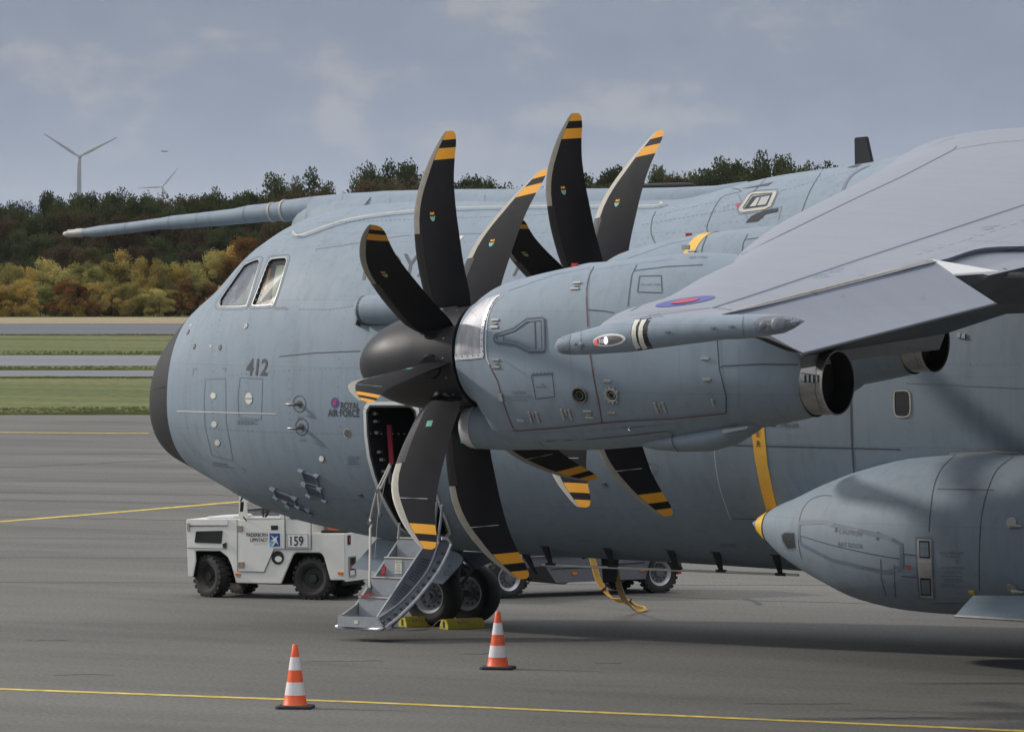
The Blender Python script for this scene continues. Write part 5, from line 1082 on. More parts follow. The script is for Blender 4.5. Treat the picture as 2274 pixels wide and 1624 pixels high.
def on_blade(name, m, pts, side, kind='poly'):     # flat marks on one face of the blade, in blade space (x, r)
    V = []
    for x, r in pts:
        p, n, i, d = bvb.ray_cast(Vector((x, side * 2, r)), Vector((0, -side, 0)))
        V.append((p + n * .003 if n.dot(Vector((0, side, 0))) > 0 else p - n*.003) if p is not None else Vector((x, 0, r)))
    c = sum(V, Vector()) / len(V); me = bpy.data.meshes.new(name); n = len(V); me.from_pydata([tuple(v) for v in V] + [tuple(c + Vector((0, side*.002, 0)))], [], [(i, (i+1) % n, n) for i in range(n)]); me.materials.append(m); return me
XE = .07
marks = [on_blade('emblem', M['emblem'], [(XE + .038*math.cos(q), 1.70 - .07*abs(math.sin(q)) * (1 if math.sin(q) > 0 else .2)) for q in [2*math.pi*k/14 for k in range(14)]], -1),
         on_blade('emblem_top', M['stripe'], [(XE - .035, 1.715), (XE - .025, 1.745), (XE, 1.73), (XE + .025, 1.745), (XE + .035, 1.715), (XE, 1.705)], -1),
         on_blade('index_line', M['white'], [(-.02, 2.0), (.34, 2.0), (.34, 2.006), (-.02, 2.006)], 1), on_blade('blade_tag', M['green'], [(.02, .92), (.10, .92), (.10, 1.0), (.02, 1.0)], 1)]
# spinner
def mk_prop(hub, phase, tilt):
    prof = []
    for k in range(15): t = k / 14 * math.pi / 2; prof.append((-1.20 * math.cos(t), .585 * math.sin(t) + .0005))
    prof += [(.10, .595), (.30, .60), (.43, .60), (.44, .56), (.44, .02)]
    m = MB(); m.lathe(prof, (0, 0, 0), 'x', 56); o = m.build('propeller_hub', M['spinner'], plane, smooth=True)
    o.location = hub - AIRO; o.rotation_euler = (0, tilt, R(1.9))
    m = MB()
    for q in (.2, 2.3, 4.4):
        for dx in (0, .05): m.lathe([(0, .001), (.0, .012)], (0, 0, 0), 'z', 8) if False else None
    for k in range(8):
        a = math.radians(phase + 45 * k); bo = bpy.data.objects.new('blade', BM_); COL.objects.link(bo); bo.parent = o; bo.rotation_euler = (a, 0, 0)
        for me in marks:
            q = bpy.data.objects.new(me.name, me); COL.objects.link(q); q.parent = o; q.rotation_euler = (a, 0, 0)
        c = MB(); c.tube([(.12, 0, .52), (.12, 0, .62)], [.17, .13], 20); s_ = c.build('blade_root_cuff', M['bladeroot'], o, smooth=True); s_.rotation_euler = (a, 0, 0)
    m = MB()
    for q in [k * math.pi / 8 for k in range(16)]: m.obox((.30, .601*math.cos(q), .601*math.sin(q)), (.008, 0, 0), (0, .008*math.sin(q), -.008*math.cos(q)), (0, .003*math.cos(q), .003*math.sin(q)))
    m.build('hub_screws', M['steel'], o)
    return o
hub1 = Vector((-.53, EY, 4.02))
prop1 = mk_prop(hub1, 8.2, R(-4.5))
# inner engine: a copy shifted along and inboard
SH = Vector((-1.68, 5.5, .36))
n2_ = nac1.copy(); COL.objects.link(n2_); n2_.location = SH + Vector((-.24, 0, .0))
for ch in list(nac1.children):
    c = ch.copy(); COL.objects.link(c); c.parent = n2_
prop2 = mk_prop(hub1 + SH + Vector((0, 0, .04)), 15.3, R(-4.5))
# yellow danger band round the inner nacelle
b = A(); rr = [Vector(p) + SH for p in nsec(1.52, g=.006)], [Vector(p) + SH for p in nsec(1.68, g=.006)]
b.loft(rr, cap=False)
bb = P_(b, 'propeller_band', M['yellow'], n2_); bb.location = -SH
b = A(); p = at(1559, 549, Y=-6.55); b.obox(p, (.05, 0, 0), (0, .02, 0), (0, 0, .03)); bb = P_(b, 'hoist_fitting', M['steel'], n2_); bb.location = -SH
# starboard engines, simple copies
for k, (dx, dy, dz) in enumerate([(-1.68, 17.1, .36), (0, 22.6, 0)]):
    c = nac1.copy(); COL.objects.link(c); c.location = (dx, dy, dz); mk_prop(hub1 + Vector((dx, dy, dz)), 20, R(-5.3))

# fastener rows on the wing and the near nacelle
b = A()
for pts in ([(1640, 668), (1760, 630), (1900, 583), (2100, 517), (2270, 461)], [(1690, 682), (1830, 642), (2040, 588)], [(1400, 700), (1480, 690), (1570, 684)], [(1840, 480), (2000, 398), (2110, 342)], [(2000, 590), (2100, 563), (2250, 520)]):
    for q in resample(pts, 6):
        p, n = SW.hit(q.x, q.y)
        if p is not None: rivet_row(b, None, [(p + n * .004, n)], sz=.007)
r_ = P_(b, 'rivet_rows', M['dkline'], wing); r_['kind'] = 'stuff'
SNN = Skin(nac1); b = A()
for pts in ([(1088, 672), (1082, 700), (1078, 750), (1083, 800)], [(1310, 600), (1306, 660), (1310, 780), (1330, 930)], [(1312, 600), (1390, 588), (1500, 575)], [(1135, 955), (1240, 945), (1420, 928), (1600, 914)], [(1602, 760), (1604, 830), (1618, 905)], [(1400, 615), (1398, 660)], [(1183, 835), (1223, 832)], [(1150, 962), (1300, 955), (1500, 940)], [(1640, 770), (1640, 900)], [(1120, 800), (1180, 840)]):
    for q in resample(pts, 5):
        p, n = SNN.hit(q.x, q.y)
        if p is not None: rivet_row(b, None, [(p + n * .004, n)], sz=.006)
r_ = P_(b, 'rivet_rows', M['rivet'], nac1); r_['kind'] = 'stuff'

# ------------------------------------------------------------------ nose gear
def wheel(parent, name, c, r, w, ax, tyre, rim, lugs=0, rimr=.55, steer=None, face=-1, side='y'):
    """tyre and rim about a local axle; c centre; face = side of the axle the rim shows on"""
    e = bpy.data.objects.new(name, None)
    m = MB(); hw = w / 2
    m.lathe([(-hw*.75, r*rimr), (-hw*.95, r*.70), (-hw, r*.82), (-hw*.85, r*.94), (-hw*.5, r*.99), (0, r), (hw*.5, r*.99), (hw*.85, r*.94), (hw, r*.82), (hw*.95, r*.70), (hw*.75, r*rimr)], (0, 0, 0), 'y', 40)
    if lugs:
        for k in range(lugs):
            q = 2*math.pi*k/lugs; 
            for s_ in (-1, 1):
                q2 = q + (math.pi/lugs if s_ > 0 else 0); d = Vector((math.cos(q2), 0, math.sin(q2))); t = Vector((-math.sin(q2), 0, math.cos(q2))); m.obox(d*(r*.985) + Vector((0, s_*hw*.52, 0)), d*r*.045, t*(r*math.pi/lugs*.55), Vector((0, hw*.42, 0)))
    ty = m.build(name, tyre, parent, smooth=True, sharp=40); ty.location = c
    if ax: ty.rotation_euler = (0, 0, ax)
    m = MB(); f = face; hw2 = hw * .78
    m.lathe([(f*hw2, r*rimr*1.03), (f*hw2*1.04, r*rimr), (f*hw2*.9, r*rimr*.93), (f*hw2*.45, r*rimr*.80), (f*hw2*.40, r*rimr*.42), (f*hw2*.8, r*rimr*.34), (f*hw2*.85, r*rimr*.15), (f*hw2*.85, .001)], (0, 0, 0), 'y', 36)
    m.m = [0 if i < 36 * 3 else 1 for i in range(len(m.f))]; ri = m.build('rim', [rim, M['rimdish'] if rim is M['rim'] else rim], ty, smooth=True, sharp=30)
    m = MB()
    for k in range(10): q = 2*math.pi*k/10; m.lathe([(f*hw2*.47, .001), (f*hw2*.47, r*rimr*.085)], (r*rimr*.62*math.cos(q), 0, r*rimr*.62*math.sin(q)), 'y', 10)
    m.build('rim_holes', M['vdark'], ty)
    return ty
NG = at(945, 1391, Z=0); NGc = Vector((NG.x, 0, 0))
for (u, v, Y) in ((945, 1391, None), (1030, 1384, None)):
    g = at(u + 4, v - 1, Z=0.0)
    wheel(plane, 'nose_wheel', g - AIRO + Vector((.0, .16, .425)), .425, .33, 0, M['tyre'], M['rim'], rimr=.56)
g0, g1 = at(949, 1390, Z=0), at(1034, 1383, Z=0); mid = (g0 + g1) / 2 + Vector((0, .16, .425))
b = A(); b.tube([g0 + Vector((0, 0, .425)), g1 + Vector((0, .3, .425))], .05, 12); b.tube([mid, mid + Vector((.05, 0, .45)), mid + Vector((.1, 0, .9))], [.075, .075, .11], 16); b.tube([mid + Vector((.12, -.03, .1)), mid + Vector((.36, -.03, .38)), mid + Vector((.12, -.03, .6))], .03, 8); b.tube([mid + Vector((.3, 0, .32)), mid + Vector((-.5, 0, .85))], .035, 8)
P_(b, 'nose_gear_leg', M['stairdark'], smooth=True)
def gdoor(poly, Y, nm):
    b = A(); V = [at(u, v, Y=Y) for u, v in poly]; b.prism([(p.x, p.z) for p in V], lambda x, z: Vector((x, Y - (1.15 - z)*.25, z)), lambda x, z: Vector((x, Y + .03 - (1.15 - z)*.25, z))); return P_(b, nm, M['paint'])
d1 = gdoor([(786, 1260), (821, 1214), (834, 1194), (900, 1204), (985, 1213), (1020, 1228), (1029, 1236), (1030, 1246), (1024, 1256), (993, 1295), (960, 1288), (850, 1268)], -.75, 'nose_gear_door')
SD1 = Skin(d1); D_('door_stencil', M['ink'], lambda b: (SD1.text(b, 'X', 993, 1260, 9, off=.005), stencil(b, SD1, 985, 1266, 22, 3, 5), stencil(b, SD1, 826, 1239, 12, 1)), d1)
d2 = gdoor([(1000, 1222), (1085, 1225), (1100, 1245), (1062, 1262)], .7, 'nose_gear_door')

# ------------------------------------------------------------------ air stair (the door folded down)
SX0, SX1 = -7.90, -7.32          # the steps' two sides along the fuselage
def yzs(pts, X, n=13):
    P = [at(u, v, X=X) for u, v in pts]; P = smoothpts([(p.y, p.z, 0) for p in P], 6); L_ = [0]
    for a, b in zip(P, P[1:]): L_.append(L_[-1] + (b - a).length)
    return [(interp(L_[-1]*k/(n-1), L_, [p.x for p in P]), interp(L_[-1]*k/(n-1), L_, [p.y for p in P])) for k in range(n)]
CB = yzs([(841, 1371.6), (866, 1355), (892, 1334), (915, 1310), (935, 1286), (948.6, 1267), (962, 1238), (974, 1202.5)], -7.20)
CC = yzs([(858, 1390), (880, 1374), (900, 1355), (922, 1333), (942, 1309), (960, 1286), (977, 1261), (992, 1232), (1002, 1207)], -7.08)
CA = [(lerp(-3.19, -2.08, k/12), lerp(.335, 1.255, k/12)) for k in range(13)]
stair = P_(A().box(SX0 - .10, -7.12, -3.14, -2.8, .17, .195), 'air_stair', M['stair'], plane)
for k in range(5):
    y0, z0 = -2.775 + .302*(k-1), .335 + .256*k
    b = A(); b.box(SX0, SX1, y0 + .30, y0 + .318, z0 - .02, z0 + .244); P_(b, 'riser', M['stair'], stair) if k < 4 else None
    b = A(); b.box(SX0, SX1, y0 - (.10 if k == 0 else .0), y0 + .30, z0 - .03, z0 - .012); P_(b, 'tread', M['stairdark'], stair)
    if k: b = A(); b.tube([(SX0, y0 - .004, z0 - .018), (SX1, y0 - .004, z0 - .018)], .012, 8); P_(b, 'tread_nosing', M['steel'], stair)
b = A(); b.box(SX0 - .02, SX1 + .13, -3.215, -3.19, .19, .335); P_(b, 'bottom_plate', M['stair'], stair, bevel=.006)
b = A(); b.box(SX0 - .02, SX0, -3.19, -2.78, .19, .335); P_(b, 'tray_side', M['stair'], stair)
# left flank below the step ends
b = A(); fl = [(-3.20, .20), (-3.20, .34), (-3.12, .35), (-2.80, .47), (-1.80, 1.30), (-1.72, 1.20), (-2.3, .62), (-2.8, .26)]; b.prism(fl, lambda y, z: Vector((SX0 - .05, y, z)), lambda y, z: Vector((SX0 - .02, y, z))); P_(b, 'stringer', M['stair'], stair)
# right flank: stringer edge, ribbed dark wall, channel with latches, rounded rim
b = A(); b.loft([[(SX1 - .0, y, z + .012), (SX1 + .025, y, z + .012), (SX1 + .025, y, z - .05), (SX1, y, z - .05)] for y, z in CA]); P_(b, 'stringer', M['stair'], stair)
def strip2(c0, x0, c1, x1, th=.012):
    b = A(); b.loft([[(x0, a[0], a[1]), (x1, c[0], c[1]), (x1 - th, c[0], c[1] - th), (x0 - th, a[0], a[1] - th)] for a, c in zip(c0, c1)]); return b
P_(strip2(CA, SX1 + .022, CB, -7.20), 'dark_side_panel', M['stairdark'], stair, smooth=True, sharp=50)
for g_ in ((3, 6), (7, 10)):
    for i in range(9):
        t_ = g_[0] + (g_[1] - g_[0]) * i / 8; k0 = int(t_); a = Vector((SX1 + .022, lerp(CA[k0][0], CA[min(12, k0+1)][0], t_ - k0), lerp(CA[k0][1], CA[min(12, k0+1)][1], t_ - k0))); c = Vector((-7.20, lerp(CB[k0][0], CB[min(12, k0+1)][0], t_ - k0), lerp(CB[k0][1], CB[min(12, k0+1)][1], t_ - k0)))
        b = A(); b.tube([a.lerp(c, .25) + Vector((.004, -.006, .002)), a.lerp(c, .8) + Vector((.004, -.006, .002))], .005, 5); P_(b, 'panel_rib', M['line'], stair)
P_(strip2(CB, -7.195, CC, -7.10), 'side_channel', M['stairdark'], stair, smooth=True, sharp=50)
b = A(); b.tube([(-7.198, y - .004, z + .004) for y, z in CB], .014, 8); P_(b, 'channel_rail', M['stair'], stair, smooth=True)
b = A(); b.tube([(-7.085, y, z) for y, z in CC] + [(-7.11, CC[-1][0] - .05, CC[-1][1] + .07), (-7.16, CC[-1][0] - .12, CC[-1][1] + .08)], .022, 10); P_(b, 'door_edge', M['rim'], stair, smooth=True)
for k in range(12):
    y, z = (CB[k][0] + CC[k][0]) / 2, (CB[k][1] + CC[k][1]) / 2
    b = A(); b.obox((-7.13, y - .006, z + .012), (.016, 0, 0), (0, .020, .008), (0, -.004, .010)); b.tube([(-7.12, y + .02, z - .005), (-7.09, y + .012, z - .02)], .009, 6); P_(b, 'door_latch', M['heat'], stair)
b = A(); b.loft([[(-7.09, y, z), (-7.16, y + .03, max(.165, z - .10)), (-7.3, y + .06, max(.162, z - .19)), (SX0 - .06, y + .06, max(.162, z - .19)), (SX0 - .06, y + .04, max(.17, z - .15)), (-7.3, y + .04, max(.17, z - .15)), (-7.16, y, max(.18, z - .05))] for y, z in CC]); P_(b, 'door_skin', M['paint'], stair, smooth=True, sharp=50)
b = A(); b.tube([(SX0 - .22, -2.75, .19), (SX0 - .26, -2.90, .18), (SX0 - .20, -3.02, .175), (-7.28, -3.22, .175), (-7.16, -3.23, .185), (-7.085, -3.17, .215)], .026, 10); P_(b, 'bottom_seal', M['rim'], stair, smooth=True)
b = A(); b.box(-7.72, -7.60, -2.183, -2.177, .87, 1.05); P_(b, 'step_placard', M['invwhite'], stair)
b = A()
for i, t_ in enumerate(('2 PERSONS', 'MAX', 'ONE', 'PERSON')):
    cu = bpy.data.curves.new('t', 'FONT'); cu.body = t_; cu.align_x = 'CENTER'; ob = bpy.data.objects.new('t', cu); COL.objects.link(ob); me = ob.to_mesh(); k_ = .025
    V = [Vector((-7.66 + v.co.x*k_, -2.187, 1.02 - .04*i + v.co.y*k_)) for v in me.vertices]; b.add(V, [tuple(p.vertices) for p in me.polygons]); ob.to_mesh_clear(); bpy.data.objects.remove(ob)
P_(b, 'placard_lettering', M['ink'], stair)
b = A(); b.box(-7.66, -7.60, -3.222, -3.216, .24, .285); P_(b, 'step_placard', M['invwhite'], stair)
# hand rails
b = A()
for pts in ([(866, 1029), (850, 1062), (837, 1088)], [(837, 1088), (829, 1120), (822, 1152)], [(868, 1033), (846, 1084)]): b.tube([at(u, v, Y=-2.45) for u, v in pts], .017, 8)
b.tube([at(846, 1078, Y=-2.45), at(839, 1095, Y=-2.45), at(842, 1142, Y=-2.45), at(843, 1144, Y=-2.45)], .016, 8)
b.tube([at(822, 1152, Y=-2.5), at(825, 1166, Y=-2.55), at(822, 1172, Y=-2.6), at(821, 1304, Y=-2.95)], .018, 8)
b.tube([at(887, 1160, Y=-2.15), at(884, 1194, Y=-2.15)], .016, 8)
P_(b, 'hand_rail', M['steel'], stair, smooth=True)
b = A(); b.tube([at(856, 1062, Y=-2.45), at(838, 1152, Y=-2.6), at(830, 1262, Y=-2.8)], .004, 5); P_(b, 'rail_cord', M['rope'], stair)
b = A()
for (u, v) in [(837, 1088), (822, 1153), (821, 1160), (821, 1302), (843, 1143)]: p = at(u, v, Y=-2.46 if v < 1157 else -2.9 if v > 1290 else -2.55); b.obox(p, (.028, 0, 0), (0, .02, 0), (0, 0, .022))
P_(b, 'rail_joint', M['stairdark'], stair)
for (u, v, y) in [(852, 1266, -2.5), (815, 1320, -2.8)]:
    b = A(); p = at(u, v, Y=y); b.obox(p, (.025 if u > 830 else .10, 0, .02), (0, .01, 0), (0, 0, .05 if u > 830 else .012)); P_(b, 'red_ribbon', M['red'], stair)

# ------------------------------------------------------------------ chocks, cones
def chock(u, v, ln, lab, ang):
    g = at(u, v, Z=0); t = thing('wheel_chock', lab, 'chock', g, ang, 'wheel chocks at the nose gear')
    m = MB(); pr = [(-.11, 0), (-.11, .05), (-.065, .13), (-.04, .145), (-.035, .13), (.035, .13), (.04, .145), (.065, .13), (.11, .05), (.11, 0)]
    m.prism(pr, lambda x, z: Vector((x, 0, z)), lambda x, z: Vector((x, ln, z))); m.build('chock_block', M['chock'], t, bevel=.004)
    m = MB(); m.tube([(0, -.01, .10), (0, -.002, .10)], .016, 10); m.build('rope_hole', M['vdark'], t); m = MB(); m.box(-.02, .03, -.004, -.001, .02, .09); m.build('grime', M['rubber'], t)
    m = MB()
    for k in range(4): m.obox((.088, ln*.3 + .05*k, .09), (.012, 0, -.022), (0, .014, 0), (.002, 0, .001))
    m.build('chock_lettering', M['rust'], t); return g
c1 = chock(893, 1391, .42, 'short yellow wheel chock half hidden behind the air stair foot', R(-22))
c2 = chock(985, 1396, .62, 'long yellow wheel chock lying behind the near nose wheel', R(-22))
t = thing('chock_rope', 'thin beige rope running from the stair foot to the long yellow chock', 'rope', at(900, 1397, Z=.01))
m = MB(t.location.copy()); pts = [at(u, v, Z=z) for u, v, z in [(800, 1398, .012), (830, 1397, .012), (900, 1398, .012), (945, 1396, .012), (962, 1388, .05), (972, 1378, .10), (980, 1375, .12)]]; m.tube(smoothpts(pts, 5), .007, 6); m.build('rope', M['rope'], t, smooth=True)
def cone(loc, rz, lab, sc_=1.0, group='orange and white traffic cones'):
    t = thing('traffic_cone', lab, 'traffic cone', loc, rz, group); t.scale = (sc_,) * 3
    m = MB(); q = [(-.21, -.17), (-.17, -.21), (.17, -.21), (.21, -.17), (.21, .17), (.17, .21), (-.17, .21), (-.21, .17)]
    m.loft([[(x, y, 0) for x, y in q], [(x, y, .028) for x, y in q], [(x*.93, y*.93, .038) for x, y in q], [(x*.62, y*.62, .042) for x, y in q]]); m.build('base', M['rubber'], t)
    hs = [.038, .155, .305, .445, .595, .742]; rad = lambda z: .137 - (z - .04) * (.137 - .030) / .70
    for i, mm in enumerate(['cone_orange', 'cone_white', 'cone_orange', 'cone_white', 'cone_orange']):
        z0, z1 = hs[i], hs[i+1]; o = .0015 if 'white' in mm else 0; m = MB(); pr = [(z0, rad(z0) + o), (z1, rad(z1) + o)]
        if i == 0: pr = [(z0, rad(z0) + .012), (z0 + .012, rad(z0) + .002)] + [(z1, rad(z1))]
        if i == 4: pr = [(z0, rad(z0)), (z1 - .012, rad(z1) + .002), (z1, rad(z1) - .006), (z1, rad(z1) - .016), (z1 - .05, rad(z1) - .012)]
        m.lathe(pr, (0, 0, 0), 'z', 32); m.build('white_band' if 'white' in mm else 'orange_band', M[mm], t, smooth=True)
    return t
cone(at(655, 1571, Z=0), R(28), 'traffic cone on the yellow line, nearest and leftmost of the cones')
cone(at(1105, 1484, Z=0), R(24), 'traffic cone standing alone on the asphalt right of the air stair', .985)

# ------------------------------------------------------------------ baggage tractor
TP1, TP2 = at(462, 1325, Z=0), at(693, 1331, Z=0); e_ = (TP2 - TP1).normalized(); nrm = Vector((-e_.y, e_.x, 0))
if nrm.dot(dh) < 0: nrm = -nrm
tr = thing('baggage_tractor', 'white airport tractor number 159 parked behind the nose of the aircraft', 'tractor', TP1, math.atan2(e_.y, e_.x))
def sd(cx, cy, off=0.0, raw=False):        # side plane coordinates (s, z)
    u, v = (cx, cy) if raw else (388.5 + .19523*cx, 1082.1 + .19523*cy)
    r = ray(u, v); O = TP1 + nrm * off; k = (O - CAM).dot(nrm) / r.dot(nrm); p = CAM + r * k
    return ((p - TP1).dot(e_), p.z)
def tpoly(name, pts, y0, y1, m, parent=tr, off=None, bevel=0):
    P = [sd(x, y, y0 if off is None else off) for x, y in pts]; b = MB(); b.prism(P, lambda s, z: Vector((s, y0, z)), lambda s, z: Vector((s, y1, z))); return b.build(name, m, parent, bevel=bevel)
WD = 1.32
body = tpoly('body', [(122, 358), (708, 352), (1550, 352), (1550, 516), (1927, 519), (1938, 1075), (1920, 1048), (1765, 1048), (1690, 785), (1668, 752), (1640, 738), (1385, 735), (1360, 745), (1340, 770), (1205, 1090), (692, 1080), (640, 880), (600, 790), (560, 755), (510, 718), (230, 716), (238, 830), (203, 1015), (146, 1010)], 0, WD, M['vwhite'], bevel=.012)
body.data.materials.append(M['vdark'])
for p_ in body.data.polygons:
    c_ = p_.center; n_ = p_.normal
    if abs(n_.y) < .3 and c_.z < sd(230, 700)[1] and .1 < c_.y < WD - .1 and (sd(203, 1015)[0] - .02 < c_.x < sd(692, 1080)[0] + .02 or sd(1205, 1090)[0] - .02 < c_.x < sd(1765, 1048)[0] + .02): p_.material_index = 1
tpoly('underbody', [(240, 740), (1690, 760), (1760, 1060), (1900, 1060), (1900, 1110), (1300, 1100), (1200, 1100), (700, 1085), (260, 1040)], .35, WD - .35, M['vdark'])
tpoly('hood_lid', [(160, 362), (605, 358), (602, 426), (175, 428)], -.012, .0, M['vwhite'], body, off=0); tpoly('hood_pad', [(312, 352), (330, 330), (600, 318), (625, 330), (625, 350)], .1, .8, M['plate'], off=0, bevel=.01)
tpoly('hood_gap', [(165, 426), (605, 424), (605, 431), (165, 434)], -.014, -.012, M['vdark'], body, off=0)
tpoly('engine_grille', [(240, 500), (248, 494), (535, 487), (543, 492), (530, 625), (524, 632), (232, 622), (225, 614)], -.010, .01, M['vdark'], body, off=0)
tpoly('panel_seam', [(135, 680), (585, 688), (585, 691), (135, 684)], -.008, 0, M['line'], body, off=0)
dr = tpoly('door', [(712, 368), (1248, 368), (1250, 690), (1130, 694), (1020, 952), (718, 945)], -.014, .0, M['vwhite'], body, off=0)
for pts in ([(707, 360), (712, 360), (720, 948), (714, 948)], [(714, 945), (1020, 952), (1020, 956), (714, 950)], [(1020, 954), (1016, 952), (1128, 692), (1132, 694)], [(1248, 270), (1253, 270), (1258, 690), (1252, 690)], [(1130, 690), (1258, 688), (1258, 693), (1130, 694)], [(1258, 692), (1550, 697), (1550, 701), (1258, 696)], [(1548, 380), (1553, 380), (1553, 700), (1548, 700)]):
    tpoly('body_seam', pts, -.017, -.004, M['line'], body, off=0)
tpoly('door_handle', [(1095, 428), (1174, 426), (1176, 478), (1097, 480)], -.018, 0, M['vdark'], body, off=0)
for pts in ([(708, 430), (775, 432), (780, 490), (712, 488)], [(728, 845), (793, 842), (795, 905), (730, 905)]): tpoly('door_hinge', pts, -.035, -.01, M['rust'], body, off=0)
for pts in ([(142, 400), (170, 402), (172, 492), (146, 490)], [(548, 640), (586, 620), (588, 680), (556, 684)]): tpoly('hood_catch', pts, -.03, -.005, M['vdark'] if pts[0][0] > 500 else M['steel'], body, off=0)
tpoly('cab_side_panel', [(1258, 270), (1258, -80), (1545, -80), (1552, 690), (1262, 690)][:0] or [(1262, 352), (1262, -150), (1546, -150), (1546, 352)], 0, .03, M['vwhite'], body, off=0)
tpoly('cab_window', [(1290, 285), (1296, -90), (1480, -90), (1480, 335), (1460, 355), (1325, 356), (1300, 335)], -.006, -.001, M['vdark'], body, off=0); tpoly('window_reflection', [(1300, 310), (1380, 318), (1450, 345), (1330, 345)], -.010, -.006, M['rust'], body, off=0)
tpoly('number_plate', [(1275, 522), (1515, 524), (1517, 680), (1278, 676)], -.010, 0, M['plate'], body, off=0)
for pts in ([(1275, 522), (1515, 524), (1515, 527), (1275, 525)], [(1278, 673), (1517, 677), (1517, 680), (1278, 676)], [(1275, 522), (1278, 522), (1281, 676), (1278, 676)], [(1512, 524), (1515, 524), (1517, 680), (1514, 680)]): tpoly('plate_border', pts, -.013, -.010, M['pink'], body, off=0)
def ttext(body_, cx, cy, h, m, wid=1.0, al='LEFT', bold=0.0, name='lettering'):
    cu = bpy.data.curves.new('t', 'FONT'); cu.body = body_; cu.align_x = al; cu.offset = bold; ob = bpy.data.objects.new('t', cu); COL.objects.link(ob); me = ob.to_mesh(); k = h / .70; b = MB()
    V = []
    for v in me.vertices: s, z = sd(cx + v.co.x*k*wid, cy - v.co.y*k); V.append(Vector((s, -.018, z)))
    b.add(V, [tuple(p.vertices) for p in me.polygons]); ob.to_mesh_clear(); bpy.data.objects.remove(ob); return b.build(name, m, body)
ttext('159', 1294, 654, 104, M['pink'], .78, bold=.012, name='number_lettering')
ttext('PADERBORN', 1062, 553, 41, M['pink'], .72, 'RIGHT', .018); ttext('LIPPSTADT', 1062, 612, 41, M['pink'], .72, 'RIGHT', .018); ttext('A I R P O R T', 1058, 648, 20, M['steel'], .9, 'RIGHT')
tpoly('logo_square', [(1080, 516), (1197, 516), (1200, 664), (1083, 666)], -.020, -.014, M['logoblue'], body, off=0)
tpoly('logo_sweep', [(1082, 625), (1135, 580), (1165, 595), (1105, 665), (1083, 665)], -.023, -.020, M['logocyan'], body, off=0)
tpoly('logo_star', [(1092, 535), (1140, 568), (1175, 545), (1160, 585), (1187, 650), (1150, 608), (1088, 600), (1130, 582)], -.026, -.023, M['plate'], body, off=0); tpoly('logo_ray', [(1140, 612), (1155, 618), (1118, 664), (1104, 664)], -.025, -.023, M['plate'], body, off=0)
for pts in ([(692, 972), (745, 974), (747, 1004), (694, 1002)], [(1853, 955), (1910, 957), (1912, 986), (1855, 984)]): tpoly('side_reflector', pts, -.02, 0, M['amber'], body, off=0)
s0, z0 = sd(1170, 793); b = MB(); b.lathe([(0, .001), (0, 1)], (0, 0, 0), 'y', 28); b.v = [Vector((s0 + p.x*.105, -.008, z0 + p.z*.105)) for p in b.v]; b.build('filler_recess', M['vdark'], body)
b = MB(); b.lathe([(0, .001), (0, 1)], (0, 0, 0), 'y', 20); b.v = [Vector((s0 + .015 + p.x*.06, -.014, z0 - .02 + p.z*.045)) for p in b.v]; b.build('filler_cap', M['vwhite'], body)
# cab frame, wheel, far side
for y0 in (0, WD - .04):
    tpoly('windscreen_post', [(722, 352), (738, -150), (800, -150), (812, 352)], y0, y0 + .04, M['vwhite'], off=0); tpoly('door_post', [(1188, 352), (1186, -150), (1246, -150), (1248, 352)], y0, y0 + .04, M['vwhite'], off=0)
tpoly('window_sill', [(800, 335), (1200, 335), (1200, 352), (800, 352)], -.012, .03, M['vwhite'], off=0); tpoly('far_sill', [(800, 335), (1200, 335), (1200, 352), (800, 352)], WD - .04, WD, M['vdark'], off=0)
tpoly('roof', [(700, -150), (1560, -150), (1560, -185), (700, -185)], -.03, WD + .03, M['vwhite'], off=0); tpoly('rear_cab_wall', [(1500, 352), (1500, -150), (1546, -150), (1546, 352)], .03, WD, M['vwhite'], off=0)
tpoly('far_side_panel', [(1262, 352), (1262, -150), (1500, -150), (1500, 352)], WD - .03, WD, M['vwhite'], off=0)
tpoly('window_divider', [(995, 335), (995, -150), (1007, -150), (1007, 335)], .0, .02, M['vdark'], off=0); tpoly('dashboard', [(800, 350), (800, 262), (1186, 250), (1186, 350)], WD - .3, WD - .28, M['trailer'], off=WD - .3); tpoly('dash_top', [(800, 262), (1186, 250), (1186, 215), (800, 248)], WD - .31, WD - .29, M['vdark'], off=WD - .3)
b = MB(); s0, z0 = sd(1075, 235, .45); pts = [Vector((s0 + .03*math.sin(q)*0 + .12*math.cos(q), .45 + .17*math.sin(q), z0 + .07*math.cos(q))) for q in [2*math.pi*k/20 for k in range(21)]]; b.tube(pts, .013, 6); b.tube([Vector((s0, .45, z0)), Vector((s0 - .15, .45, z0 - .3))], .02, 6); b.tube([pts[0], pts[10]], .01, 5); b.build('steering_wheel', M['vdark'], tr, smooth=True)
b = MB(); s0, z0 = sd(760, 215, -.12); b.obox((s0, -.12, z0), (.015, .02, 0), (.0, .01, 0), (.006, 0, .075)); b.tube([(s0 + .02, 0, z0 - .22), (s0 + .02, -.11, z0 - .15)], .01, 6); b.build('side_mirror', M['vdark'], tr)
